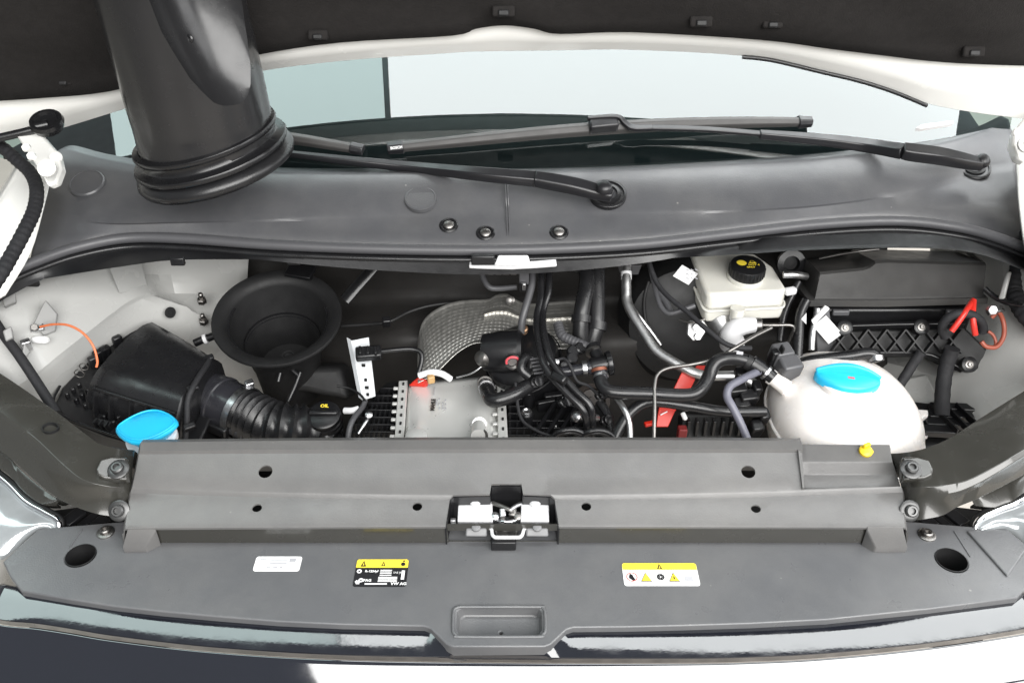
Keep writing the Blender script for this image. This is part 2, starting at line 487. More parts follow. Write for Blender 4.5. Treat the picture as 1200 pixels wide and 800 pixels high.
prism('pressed_rib', [Y(1180, 318, .395), Y(1186, 318, .39), Y(1178, 350, .37), Y(1170, 350, .375)], Vector((-.006, -.008, .004)), WHITE_SHADE, rw, bevel=0.003)
prism('pressed_rib', [Y(1018, 455, .405), Y(1082, 440, .395), Y(1096, 470, .34), Y(1080, 482, .34), Y(1030, 480, .37)], Vector((-.0, -.010, .012)), WHITE_SHADE, rw, bevel=0.004, seg=3)

# ---- outer wings (white), seen beside the hinges
ow = sheet('front_wing', densify([[Z(20, 189, .20), Z(22, 188, .31), Z(40, 189, .32), Z(62, 196, .32)],
                                  [Z(-8, 237, .18), Z(-5, 235, .30), Z(20, 232, .31), Z(52, 240, .30)],
                                  [Z(-48, 302, .16), Z(-45, 300, .26), Z(-10, 292, .275), Z(36, 296, .26)],
                                  [Z(-92, 392, .12), Z(-90, 390, .21), Z(-40, 370, .22), Z(6, 345, .23)]], 4, 4), WHITE, thick=.004)
tag(ow, 'white outer wing edge under the taped wiring loom', 'wing panel')
ow = sheet('front_wing', densify([[Z(1192, 178, .31), Z(1225, 170, .31), Z(1300, 190, .30), Z(1380, 200, .30)],
                                  [Z(1194, 230, .29), Z(1230, 225, .29), Z(1300, 235, .29), Z(1390, 250, .29)],
                                  [Z(1202, 290, .26), Z(1240, 290, .26), Z(1310, 300, .27), Z(1400, 320, .26)],
                                  [Z(1215, 330, .24), Z(1260, 340, .24), Z(1320, 380, .24), Z(1400, 420, .22)]], 4, 4), WHITE, thick=.004)
tag(ow, 'white outer wing edge at the end of the long wiper', 'wing panel')

# ================================================================== bonnet
hd = thing('bonnet', 'open white bonnet with black felt lining on its underside', 'bonnet', Y(600, 60, .62))
rim = [(-140, 190), (-60, 172), (0, 165), (60, 154), (140, 130), (220, 106), (300, 85), (400, 72), (530, 62.5), (560, 61), (592, 60.3), (622, 60), (655, 59.6), (740, 59), (870, 66), (960, 82), (1040, 104), (1088, 122), (1140, 132), (1200, 140), (1270, 152), (1340, 170)]
matl = [(-140, 122), (-60, 120), (0, 116), (60, 112), (130, 105), (215, 84), (300, 63), (400, 48), (530, 40), (558, 32), (592, 28), (626, 32), (655, 38), (740, 36), (890, 45), (975, 56), (1040, 64), (1090, 70), (1140, 73), (1200, 75), (1270, 76), (1340, 78)]


def yr(px): t = (px - 600) / 600.0; return 0.605 + 0.015 * t * t


UPH = Vector((0, -.40, .917)); BACK = Vector((0, .917, .40))
rimP = [Y(x, y, yr(x)) for x, y in rim]; matP = [Y(x, y, yr(x) - .028) for x, y in matl]
midP = [lerp(a, b, .45) + Vector((0, -.010, .006)) for a, b in zip(rimP, matP)]
lipP = [a + Vector((0, .022, .014)) for a in rimP]
topP = [p + UPH * .10 for p in matP]; top2 = [p + UPH * .5 for p in matP]; top3 = [p + UPH * .92 for p in matP]
rr = [cr(r, 4) for r in (lipP, rimP, midP, matP, topP, top2, top3)]
rows = []
for i in range(len(rr) - 1):
    for k in range(3): rows.append([lerp(a, b, k / 3) for a, b in zip(rr[i], rr[i + 1])])
rows.append(rr[-1])
sheet('inner_frame', rows, WHITE, hd, thick=.003, smooth=50, bevel=.002)
outer = [[p + BACK * .002 for p in rr[0]], [p + BACK * .05 for p in rr[3]], [p + BACK * .06 for p in rr[5]], [p + BACK * .03 for p in rr[6]]]
sheet('outer_skin', outer, WHITE, hd, thick=.003)
# felt lining: a padded sheet, slightly uneven, with pressed clips
m0 = [p + BACK * -.004 for p in rr[3]]
ml = [p + BACK * -.014 + UPH * .008 for p in rr[3]]
mrows = [m0, ml]
for s in (.03, .06, .10, .15, .22, .35, .55, .88):
    mrows.append([p + UPH * s + BACK * (-.016 + .005 * math.sin(i * .37 + s * 40) + .004 * math.sin(i * .11 - s * 23)) for i, p in enumerate(rr[3])])
sheet('felt_lining', mrows, MAT_FELT, hd, thick=.008, smooth=70)
for (x, y, s) in ((590, 15, 1), (822, 27, 1), (906, 29, .9), (1142, 62, 1), (372, 43, .9), (74, 97, .8)):
    c = Y(x, y, yr(x) - .062 - .0004 * (60 - y) * .6)
    k = box('lining_clip', c + Vector((0, .006, 0)), (.034 * s, .012, .016 * s), MAT_FELT, hd, Matrix.Rotation(R(-24), 3, 'X'), .003)
    box('clip_tongue', c + Vector((0, .001, -.001)), (.016 * s, .010, .009 * s), BLACKM, k, Matrix.Rotation(R(-24), 3, 'X'), .002)
# thin dark bonnet seal along the right of the edge
sp = [(870, 66), (905, 70), (960, 83), (1010, 95), (1050, 108), (1086, 123)]
tube('edge_seal', [Y(x, y + 1, yr(x) - .006) for x, y in sp], .0034, RUBBER, hd, seg=8)

# hinges
def hinge(x, y, s):
    p = lambda a, b, z=.36: Z(x + s * a, y + b, z)
    t = prism('hinge', [p(-44, -44, .40), p(-20, -50, .40), p(10, -16, .385), p(14, 2, .37), p(8, 18, .36), p(-2, 22, .36), p(-12, 4, .37)], Vector((0, .012, -.012)), WHITE, hd, bevel=.003)
    lathe('pivot', [(.013, 0), (.013, .005), (.010, .007), (.007, .007), (.006, .009), (0, .0095)], p(-2, 2, .385), Vector((s * .1, -.75, .65)), WHITE, t, seg=24)
    for a, b in ((-26, -22), (-20, -12)):
        nut('hinge_bolt', p(a, b, .405), Vector((0, -.6, .7)), .0065, .006, WHITE, t)
    lathe('hinge_knuckle', [(.009, 0), (.009, .012), (.006, .015)], p(8, -10, .375), Vector((s * .4, -.7, .5)), WHITE, t, seg=20)


hinge(58, 196, 1)
hinge(1200, 168, -1)

# gas strut end under the bonnet corner
gs = thing('gas_strut', 'black gas strut with round ball socket on the white bonnet corner', 'strut', Y(54, 150, .49))
c = Y(56, 146, .49); ax = Vector((.05, -.35, .93))
lathe('ball_socket', [(.012, -.012), (.022, -.006), (.026, .004), (.024, .010), (.019, .010), (.017, .005), (.007, .003)], c, ax, SATIN, gs, seg=28)
tube('socket_stem', [c, Y(38, 150, .48)], .008, SATIN, gs, seg=12)
tube('rod', [Y(40, 152, .482), Y(20, 157, .475), Y(-30, 168, .46)], .0065, SATIN, gs, seg=12)

# ================================================================== windscreen, dashboard
def y0(x): return 0.548 + 0.125 * (x / .77) ** 2


SL = math.tan(R(38.5))
rows = []
for s in (-.03, .02, .07, .13, .2, .3, .42, .55):
    rows.append([Vector((x * (1 - .12 * s), y0(x) + s, .285 + s * SL - .05 * s * s)) for x in [i / 16 * .98 for i in range(-16, 17)]])
ws = thing('windscreen', 'green tinted windscreen behind the wipers with bright reflections', 'windscreen', (0, .6, .3))
sheet('glass', rows, GLASS, ws, thick=0, smooth=60)
prism('inside_sticker', [Z(1074, 150, .3905), Z(1080, 146, .394), Z(1117, 141, .40), Z(1117, 145, .3965), Z(1080, 151, .3905)], Vector((0, .004, -.006)), PAPER, ws)
drows = [[Vector((x, y0(x) + s - .01, z)) for x in [i / 10 * .92 for i in range(-10, 11)]] for s, z in ((-.02, .27), (.05, .262), (.2, .29), (.45, .33), (.6, .36), (.62, .1))]
db = sheet('dashboard', drows, mat('dash', (.008, .011, .013), .6, spec=.3), thick=.01, smooth=50)
tag(db, 'dark dashboard top seen through the lower windscreen', 'dashboard')

# ================================================================== cowl
CW = [((62, 180), (50, 235), (34, 304)), ((78, 176), (78, 250), (70, 296)), ((122, 187), (130, 258), (130, 284)),
      ((200, 198), (200, 257), (200, 282)), ((340, 203), (340, 253), (340, 289)), ((480, 204), (480, 249), (480, 292)),
      ((593, 204), (593, 247), (593, 293)), ((760, 197), (760, 246), (760, 286)), ((935, 187), (935, 239), (935, 268)),
      ((1040, 177), (1040, 226), (1040, 260)), ((1104, 168), (1098, 214), (1108, 264)), ((1150, 155), (1150, 196), (1158, 274)),
      ((1182, 140), (1190, 190), (1206, 296))]
ra, rb, rc = [], [], []
for a, b, c in CW:
    ra.append(Z(*a, .302)); rb.append(Z(*b, .266)); rc.append(Z(*c, .236))
n = 6
ra, rb, rc = cr(ra, n), cr(rb, n), cr(rc, n)
rows = [[p + Vector((0, .03, -.004)) for p in ra], ra]
for k in (.08, .35, .7, .97): rows.append([lerp(a, b, k) + Vector((0, 0, .006 * math.sin(k * math.pi))) for a, b in zip(ra, rb)])
rows.append([p + Vector((0, -.004, -.003)) for p in rb])
for k in (.12, .5, 1): rows.append([lerp(a, b, k) + Vector((0, 0, -.003)) for a, b in zip(rb, rc)])
cw = thing('windscreen_cowl', 'grey plastic cowl panel below the windscreen with clips and round caps', 'cowl panel', (0, .5, .24))
sheet('panel', rows, COWL, cw, thick=.003, smooth=30)
# middle seam: two slim lips either side of a joint
for dx in (-2.2, 2.2):
    tube('seam_lip', [Z(593 + dx * .6, 206, .302) + Vector((0, 0, .001)), Z(594 + dx * .6, 228, .289), Z(595 + dx * .6, 246, .2695), Z(596 + dx * .6, 284, .2385)], .0011, COWL, cw, seg=6)


from mathutils.bvhtree import BVHTree
_cv, _cf = sheet_vf(rows)
CBVH = BVHTree.FromPolygons(_cv, _cf)


def on_cowl(px, py):
    """height of the cowl where the sight line meets it"""
    h = CBVH.ray_cast(CAM, ray(px, py))
    return h[0].z if h[0] is not None else .266


def cowl_n(px, py):
    h = [Z(px + dx, py + dy, on_cowl(px + dx, py + dy)) for dx, dy in ((-8, 0), (8, 0), (0, -9), (0, 9))]
    return (h[1] - h[0]).cross(h[2] - h[3]).normalized()


NC = Vector((0, -.36, .93))
for x, y, r, h in ((103, 217, .030, .008), (493, 233, .027, .003)):
    c = Z(x, y, on_cowl(x, y))
    lathe('round_cap', [(r, -.004), (r * .97, h * .7), (r * .9, h), (r * .86, h), (r * .84, h - .0012), (0.001, h - .0012)], c, NC, COWL, cw, seg=40)
for x, y in ((526, 265), (569, 274), (655, 273)):
    c = Z(x, y, on_cowl(x, y) - .001)
    k = lathe('clip', [(.0155, -.002), (.0155, .0025), (.0130, .004), (.0120, .0025), (.0085, .002)], c, NC, SATIN, cw, seg=28)
    lathe('clip_pin', [(.0085, .0), (.0085, .0045), (.006, .0065), (.0015, .007)], c, NC, STEELD, k, seg=20)
for x, y, r in ((712, 228, .031), (1140, 196, .031)):
    c = Z(x, y, on_cowl(x, y))
    lathe('pivot_grommet', [(r, -.003), (r, .003), (r * .93, .0045), (r * .86, .0045), (r * .84, .002), (r * .7, .002), (r * .66, .005), (r * .5, .006), (r * .48, -.01)], c, NC, RUBBER, cw, seg=40)
# seal and flange along the front edge
sl = [(-60, 352), (-20, 333), (0, 324), (40, 307), (90, 290), (150, 279), (220, 280), (320, 287), (450, 292), (593, 293), (740, 287), (860, 274), (960, 263), (1050, 259), (1120, 266), (1170, 279), (1220, 299), (1270, 322)]
sP = [Z(x, y, .242) for x, y in sl]
tube('front_seal', sP, .0085, RUBBERG, cw, seg=14, n=8)
tube('seal_lip', [p + Vector((0, -.012, -.010)) for p in sP], .0045, RUBBER, cw, seg=10, n=8)
fl = [(-60, 366), (-20, 350), (20, 333), (80, 322), (145, 312), (202, 305), (300, 304), (450, 306), (593, 308), (740, 304), (850, 299), (935, 293), (1053, 290), (1137, 295), (1200, 317), (1260, 345)]
s2 = cr([Z(x, y, .242) for x, y in sl], 8); f2 = cr([Y(x, y, .405 - .00000011 * abs(x - 600) ** 2.1 * 1.0) for x, y in fl], 8)


def at_x(curve, x):
    for a, b in zip(curve, curve[1:]):
        if (a.x - x) * (b.x - x) <= 0 and abs(b.x - a.x) > 1e-9: return lerp(a, b, (x - a.x) / (b.x - a.x))
    return curve[0].copy() if x < curve[0].x else curve[-1].copy()


xs = [-.86 + i * 1.72 / 90 for i in range(91)]
a = [at_x(s2, x) + Vector((0, .004, -.004)) for x in xs]; a2 = [p + Vector((0, -.016, -.008)) for p in a]
b = [at_x(f2, x) for x in xs]; b = [Vector((q.x, min(q.y, p.y - .006), q.z)) for p, q in zip(a2, b)]
b2 = [p + Vector((0, .05, -.005)) for p in b]
sheet('front_flange', [a, a2, [lerp(p, q, .5) for p, q in zip(a2, b)], b, b2], BLACK, cw, thick=.002, smooth=30)
for x, y in ((215, 305), (62, 327), (345, 306), (560, 307), (680, 306)):
    p = at_x(f2, Y(x, y, .40).x)
    box('flange_clip', p + Vector((0, .004, -.004)), (.022, .008, .014), BLACK, cw, bevel=.002)

# ================================================================== wipers
def bar(name, path, ws, hs, m, parent=None, up=Vector((0, -.4, .92)), bevel=.0015, n=5, chamfer=0.0):
    """bar of rectangular section; ws, hs are widths and heights per path point"""
    k = len(path); v = []; f = []
    wv = cr([Vector((w, h, 0)) for w, h in zip(ws, hs)], n); path = cr(path, n)
    for i, p in enumerate(path):
        t = (path[min(i + 1, len(path) - 1)] - path[max(i - 1, 0)]).normalized()
        s = t.cross(up).normalized(); u = s.cross(t).normalized(); w, h = wv[i].x / 2, wv[i].y / 2
        c = 1 - chamfer
        v += [p - s * w - u * h, p + s * w - u * h, p + s * w * 1 + u * h * .2, p + s * w * c + u * h, p - s * w * c + u * h, p - s * w + u * h * .2]
    q = 6
    for i in range(len(path) - 1):
        for j in range(q): f.append((i * q + j, i * q + (j + 1) % q, (i + 1) * q + (j + 1) % q, (i + 1) * q + j))
    f.append(tuple(range(q))[::-1]); f.append(tuple((len(path) - 1) * q + j for j in range(q)))
    return link(name, mesh(name, v, f), m, parent, 30, bevel)


def Gl(px, py, off=0.0):
    d = ray(px, py); lo, hi = .8, 2.6

    def g(t):
        p = CAM + d * t; s = p.y - y0(p.x); return p.z - (.285 + s * SL - .05 * s * s) - off
    for _ in range(50):
        mid = (lo + hi) / 2
        if g(mid) > 0: lo = mid
        else: hi = mid
    return CAM + d * lo


def Cw(px, py, off):
    h = CBVH.ray_cast(CAM, ray(px, py))[0]; g = Gl(px, py, 0)
    if h is None or (g - CAM).length < (h - CAM).length: return Gl(px, py, off)
    return Z(px, py, h.z + off)


wm = mat('wiper_paint', (.014, .014, .016), .34, bump=.05)
wr = mat('wiper_rubber_spoiler', (.045, .043, .042), .5, bump=.1)

w1 = thing('wiper', 'shorter looking black wiper with its arm reaching behind the big air duct', 'wiper', Cw(710, 226, 0))
bar('arm_head', [Cw(718, 229, .022), Cw(700, 224, .022), Cw(672, 217, .024), Cw(640, 211, .024), Cw(627, 209, .024)], [.018, .026, .027, .026, .024], [.014, .016, .018, .018, .017], wm, w1, chamfer=.25, bevel=.002)
lathe('pivot_cap', [(.0125, 0), (.0125, .006), (.010, .010), (.005, .0125), (0, .013)], Cw(708, 222, .028), NC, wm, w1, seg=24)
bar('arm', [Cw(630, 209, .022), Cw(560, 203, .022), Cw(490, 196, .024), Cw(420, 189, .026), Gl(340, 180, .028), Gl(250, 170, .030)], [.026, .022, .018, .014, .011, .010], [.016, .015, .013, .012, .010, .009], wm, w1, chamfer=.3)
lathe('hinge_pin', [(.003, -.013), (.003, .013)], Cw(628, 210, .022), Vector((0, .92, .4)), STEELD, w1, seg=10)
bl = bar('blade', [Gl(425, 175, .014), Gl(385, 168, .016), Gl(340, 161, .018), Gl(240, 150, .018)], [.016, .018, .019, .019], [.012, .014, .016, .016], wr, w1, chamfer=.6)
bar('blade_end_cap', [Gl(426, 175, .014), Gl(411, 172, .015)], [.019, .020], [.014, .016], wm, bl, chamfer=.5)

w2 = thing('wiper', 'long black wiper with its whole blade lying on the windscreen', 'wiper', Cw(1140, 196, 0))
bar('arm_head', [Cw(1150, 192, .026), Cw(1130, 188, .027), Cw(1100, 182, .028), Cw(1070, 178, .028), Cw(1058, 176, .028)], [.020, .026, .028, .028, .026], [.016, .018, .020, .020, .019], wm, w2, chamfer=.25, bevel=.002)
lathe('pivot_cap', [(.0125, -.008), (.0125, .004), (.010, .008), (.005, .0105), (0, .011)], Cw(1151, 189, .028), Vector((.35, -.6, .7)), wm, w2, seg=24)
bar('arm', [Cw(1060, 177, .026), Cw(1010, 169, .030), Cw(950, 162, .030), Gl(890, 157, .030)], [.028, .023, .019, .014], [.018, .016, .014, .012], wm, w2, chamfer=.3)
bar('arm_rod', [Gl(892, 157, .030), Gl(830, 152, .030), Gl(770, 150, .032), Gl(735, 150, .032)], [.010] * 4, [.007] * 4, wm, w2)
bl = bar('blade', [Gl(456, 173, .014), Gl(540, 164, .017), Gl(640, 154, .019), Gl(720, 148, .020), Gl(800, 144, .019), Gl(880, 142, .017), Gl(950, 142, .014)],
         [.016, .020, .022, .022, .021, .019, .016], [.012, .015, .017, .018, .017, .015, .012], wr, w2, chamfer=.65)
c0 = bar('blade_end_cap', [Gl(454, 173, .015), Gl(473, 171, .0155)], [.019, .021], [.015, .017], wm, bl, chamfer=.5)
text('maker_print', 'BOSCH', .0062, Gl(464.5, 173.2, .0275), Gl(473, 172.2, .02) - Gl(456, 174.2, .02), Vector((0, .4, .9)), PWHT, c0, bold=.0002)
bar('blade_end_cap', [Gl(935, 142, .015), Gl(951, 142, .0145)], [.021, .018], [.017, .014], wm, bl, chamfer=.5)
box('connector', Gl(707, 147, .030), (.050, .020, .022), wm, bl, axes(Gl(720, 146, .03) - Gl(700, 148, .03), Vector((0, .8, .5))), .004)
bar('connector_hook', [Gl(688, 139, .040), Gl(722, 137, .042), Gl(732, 144, .038), Gl(742, 150, .034), Gl(765, 150, .032)], [.006, .007, .009, .011, .010], [.008] * 5, wm, bl)
box('connector_window', Gl(701, 144, .040), (.026, .010, .004), BLACKM, bl, axes(Gl(720, 142, .03) - Gl(700, 144, .03), Vector((0, .8, .5))), .001)

# ================================================================== air duct hanging from the bonnet
rc_ = Y(246, 172, .45); dax = Vector((.045, .02, -.99)).normalized()
dr = 90 * sc(rc_)
hdct = thing('bonnet_air_duct', 'large black plastic air duct hanging from the open bonnet with scooped side', 'air duct', rc_)
u_, w_, a_ = frame(dax)
prof = [(.0, .012), (dr * .87, .012), (dr * .87, -.02), (dr * .86, -.05), (dr * .862, -.10), (dr * .850, -.18), (dr * .835, -.30), (dr * .83, -.48), (0, -.48)]
# wavy moulded wall: gentle flutes near the bottom
seg = 72; v = []; f = []
pr = []
for i in range(len(prof) - 1):
    nn = 6 if 1 < i < 7 else 1
    for k in range(nn): pr.append((lerp(prof[i][0], prof[i + 1][0], k / nn), lerp(prof[i][1], prof[i + 1][1], k / nn)))
pr.append(prof[-1]); pr[0] = (.002, .012); pr[-1] = (.002, -.48)
for (r, h) in pr:
    for k in range(seg):
        t = 2 * math.pi * k / seg
        g = max(0, min(1, (-.02 - h) / .03)) * max(0, min(1, (h + .26) / .12))
        rr_ = r * (1 - .030 * g * (0.5 + .5 * math.sin(t * 9 + 1.0)) ** 2 - (.018 * math.exp(-((t - 4.55) / .10) ** 2) if r > .05 else 0) * g)
        v.append(rc_ + u_ * math.cos(t) * rr_ + w_ * math.sin(t) * rr_ + a_ * h)
for i in range(len(pr) - 1):
    for k in range(seg): k2 = (k + 1) % seg; f.append((i * seg + k, i * seg + k2, (i + 1) * seg + k2, (i + 1) * seg + k))
f.append(tuple(range(seg))); f.append(tuple((len(pr) - 1) * seg + k for k in range(seg)))
DUCT = mat('duct_plastic', (.016, .016, .017), .24, bump=.06, bs=60)
dt = link('duct_body', mesh('duct_body', v, f), DUCT, hdct, 40)
# scoop carved out of the wall that faces forward
tipc = Y(256, 16, .365)
v, f = lathe_vf([(.001, -1), (.30, -.95), (.55, -.83), (.78, -.62), (.92, -.38), (1, 0), (.92, .38), (.78, .62), (.55, .83), (.30, .95), (.001, 1)], Vector((0, 0, 0)), Vector((0, 0, 1)), 40)
mt = Matrix.Translation(tipc) @ Matrix.Rotation(R(-16), 4, 'Y') @ Matrix.Rotation(R(-6), 4, 'X') @ Matrix.Diagonal((.078, .078, .170, 1))
f.append(tuple(range(40))); f.append(tuple(10 * 40 + k for k in range(40)))
ct = link('cutter', mesh('c', [mt @ p for p in v], f), DUCT, None, 0)
cut(dt, [ct], 40)
dax2 = Vector((.19, .03, -.98)).normalized()
lathe('flange', [(dr * .86, -.026), (dr * .935, -.024), (dr * .945, -.020), (dr * .93, -.016), (dr * .88, -.014), (dr * .875, -.004), (dr * .90, -.001), (dr * 1.00, .001), (dr * 1.015, .005), (dr * 1.0, .009), (dr * .90, .011), (dr * .86, .011)], rc_, dax2, SATIN, hdct, seg=72, capa=False, capb=False, smooth=50)
lathe('rubber_gasket', [(dr * .82, .009), (dr * .95, .011), (dr * 1.03, .018), (dr * 1.05, .026), (dr * 1.03, .032), (dr * .95, .036), (dr * .86, .038), (dr * .80, .036)], rc_, dax2, RUBBER, hdct, seg=72, capa=False, capb=False, smooth=50)
lathe('screw', [(.006, 0), (.006, .002), (.004, .003), (.0015, .002)], Y(222, 46, .40), Vector((-.1, -.9, .2)), SATIN, hdct, seg=16)

# ================================================================== intake funnel in the bay
fc = Y(325, 372, .425); fr = 75 * sc(fc); fax = Vector((.05, -.26, .965)).normalized()
ff = thing('intake_funnel', 'round black intake funnel with wide open mouth beside the air filter box', 'air duct', fc + Vector((0, 0, -.18)))
lathe('funnel', [(fr * .50, -.19), (fr * .54, -.12), (fr * .62, -.07), (fr * .76, -.032), (fr * .92, -.010), (fr * .99, -.003), (fr * 1.0, .002), (fr * .985, .005), (fr * .93, .0045), (fr * .86, .002), (fr * .79, -.003), (fr * .765, -.010),
      (fr * .70, -.036), (fr * .60, -.065), (fr * .51, -.10), (fr * .46, -.13), (.001, -.135)], fc, fax, BLACKM, ff, seg=72, capa=False, capb=False, smooth=50)
lathe('inner_ridge', [(fr * .585, -.070), (fr * .60, -.066), (fr * .60, -.060)], fc, fax, SATIN, ff, seg=60, capa=False, capb=False)
lathe('drain_hole', [(.011, 0), (.011, .004), (.008, .004), (.007, -.002), (.001, -.002)], Y(338, 418, .37), fax, BLACKM, ff, seg=20)
tube('rim_bead', [fc + (Matrix.Rotation(2 * math.pi * k / 40, 3, fax) @ frame(fax)[0]) * fr * .765 + fax * -.010 for k in range(-2, 24)], .0022, SATIN, ff, seg=8, n=2)
box('mounting_tab', Y(352, 318, .52), (.05, .03, .008), BLACK, ff, rotz(-.3, .3))
# moulded block below the funnel
pts = [B(300, 432, .10), B(400, 428, .10), B(410, 470, .10), B(360, 460, .10), B(318, 458, .10), B(304, 446, .10)]
o = prism('moulded_support', pts, Vector((0, .08, -.05)), BLACKM, ff, bevel=.012, seg=3)
for pth in (((326, 447), (333, 428), (350, 440)), ((338, 470), (346, 452), (352, 436))):
    tube('support_rod', [B(x, y, .05) for x, y in pth], .004, BLACK, ff, seg=8)

# ================================================================== slam panel cover
TR = [(.018, (167, 500), (600, 498), (1042, 502)), (.080, (168, 515), (600, 512), (1040, 514)), (.0865, (165, 518), (600, 515), (1042, 517)), (.0845, (164, 528), (600, 526), (1044, 526)),
      (.0790, (163, 532), (600, 530.5), (1045, 530)),  (.0665, (159, 552), (600, 555), (1050, 551)), (.0545, (155, 571), (600, 579), (1056, 570)), (.0525, (154, 573), (600, 581.5), (1057, 572)), (.0478, (153, 577.5), (600, 586), (1058, 576.5)), (.0468, (153, 580), (600, 588.5), (1058, 579)),
      (.0370, (147, 613), (600, 612), (1060, 612)), (.0335, (147, 619), (600, 617), (1061, 618)), (.030, (147, 621), (600, 619), (1061, 620))]
rows = []
for z, l, c, r in TR:
    a, b, e = Z(*l, z), Z(*c, z), Z(*r, z); row = []
    for i in range(49):
        t = i / 48.0; x = lerp(a.x, e.x, t); s = (x - b.x) / ((b.x - a.x) if x < b.x else (e.x - b.x)); yb = b.y + (a.y if x < b.x else e.y) * 0
        y = lerp(b.y, a.y if x < b.x else e.y, s * s)
        row.append(Vector((x, y, z)))
    rows.append(row)
rows[0] = [Vector((p.x, p.y + .004, .015)) for p in rows[1]]
# end caps: fold the ends down
full = []
for r in rows:
    l0 = r[0] + Vector((-.004, 0, -.006)); l1 = Vector((l0.x - .003, l0.y, min(l0.z - .02, .012)))
    r0 = r[-1] + Vector((.004, 0, -.006)); r1 = Vector((r0.x + .003, r0.y, min(r0.z - .02, .012)))
    full.append([l1, l0] + r + [r0, r1])
sp_ = thing('slam_panel_cover', 'long grey plastic cover over the front cross member with latch opening', 'panel cover', (0, .06, .0))
tray = sheet('cover_shell', full, GREY, sp_, thick=.0022, smooth=25)


def tray_z(py):
    ps = [(515, .080), (518, .0865), (527, .0845), (531, .079), (554, .0665), (578, .0545), (581, .0525), (586, .0478), (588.5, .0468), (612, .037), (617, .034), (637, .002)]
    for (a, za), (b, zb) in zip(ps, ps[1:]):
        if py <= b: return lerp(za, zb, max(0, (py - a)) / (b - a))
    return .002


def TP(px, py, dz=0.0): return Z(px, py, tray_z(py) + dz)


lo_ = [(576, 567), (611, 567), (613, 579), (645, 580), (650, 584), (655, 617), (642, 618), (640, 640), (546, 640), (545, 618), (522, 617), (527, 584), (531, 580), (574, 579)]
top = [Vector((TP(*p).x, TP(*p).y, .14)) for p in lo_]
for i in (8, 7): top[i].y -= .02
cu = [prism('cutter', top, [Vector((p.x, p.y, -.03)) for p in top], GREY)]
for x, y, r in ((311, 552, .0085), (877, 552, .0085), (301, 594, .0058), (489, 593, .0058), (687, 593, .0058), (886, 595, .0058)):
    p = TP(x, y); cu.append(lathe('cutter', [(r, -.03), (r, .03)], p, Vector((0, 0, 1)), GREY, seg=24, smooth=0, sx=1.15))
# lowered step at the right end
st = [TP(938, 508), TP(943, 571), TP(1060, 566), TP(1052, 508)]; st = [Vector((p.x, p.y, .14)) for p in st]; st[0].y += .03; st[3].y += .03
cu.append(prism('cutter', st, [Vector((p.x, p.y, -.01)) for p in st], GREY))
cut(tray, cu, 25)
stp = [[Z(938, 520, .02), Z(1044, 520, .02)], [Z(938, 521, .072), Z(1042, 521, .072)], [Z(939, 541, .066), Z(1046, 541, .066)], [Z(940, 556, .050), Z(1051, 556, .050)], [Z(943, 572, .046), Z(1056, 571, .046)]]
stp = [[lerp(r[0], r[1], k / 12) for k in range(13)] for r in stp]
stp = [r + [r[-1] + Vector((.004, 0, -.01)), r[-1] + Vector((.006, 0, -.05))] for r in stp]
sheet('cover_step', stp, GREY, sp_, thick=.004, smooth=25, bevel=.0015)
pts = [TP(938, 513), TP(938, 528, .001), TP(943, 571, .001)]
prism('step_wall', [pts[0], pts[1], pts[2], Vector((pts[2].x, pts[2].y, .02)), Vector((pts[0].x, pts[0].y, .02))], Vector((-.003, 0, 0)), GREY, sp_)
cm = [[Z(x, y, z) + Vector((0, .003, 0)) for x in range(160, 1052, 24)] for y, z in ((617, .0335), (625, .022), (637.5, .002), (637.5, -.01))]
cmo = sheet('cross_member_face', cm, BEAM, sp_, thick=.003, smooth=40)
cmc = [Vector((TP(*p).x, TP(*p).y, .1)) for p in ((521, 612), (656, 612), (650, 642), (535, 642))]
cut(cmo, [prism('cutter', cmc, [Vector((p.x, p.y, -.03)) for p in cmc], GREY)], 30)
# feet at both ends
for xs_, lab in (((144, 143, 170, 182, 150), 0), ((1063, 1064, 1026, 1016, 1058), 1)):
    a = [Z(xs_[4], 616, .036), Z(xs_[3], 616, .036), Z(xs_[3], 621, .030), Z(xs_[2], 641, .010), Z(xs_[1], 641, .010)]
    prism('foot', a, [Vector((p.x, p.y, -.001)) for p in a], GREY, sp_, bevel=.003, seg=3)
# back wall of the cutout and the dark well
for x in (545, 640):
    pass
pts = [TP(*p) for p in lo_[:6]] + [TP(*p) for p in lo_[10:]]
well = [Vector((p.x * 1.0, p.y, p.z - .003)) for p in pts]
v = well + [Vector((p.x, p.y, -.006)) for p in pts]; n = len(well)
f = [(i, (i + 1) % n, n + (i + 1) % n, n + i) for i in range(n) if i != 5] + [tuple(range(n, 2 * n))]
o = link('latch_well', mesh('well', v, f, fix=False), BLACK, sp_, 0)
so = o.modifiers.new('s', 'SOLIDIFY'); so.thickness = .002; so.offset = 0

yc = thing('yellow_clip', 'small yellow plastic plug on the right step of the grey cover', 'plug', Z(1013, 530, .068))
lathe('clip_head', [(.008, 0), (.0095, .003), (.0095, .008), (.006, .011), (.003, .0115)], Z(1013, 531, .066), Vector((0, -.3, 1)), YEL, yc, seg=14)
box('clip_wing', Z(1015, 523, .078), (.012, .006, .012), YEL, yc, rotz(.5, .2), .002)
box('clip_tail', Z(1020, 529, .072), (.008, .005, .005), YEL, yc, rotz(-.3, .2), .0015)

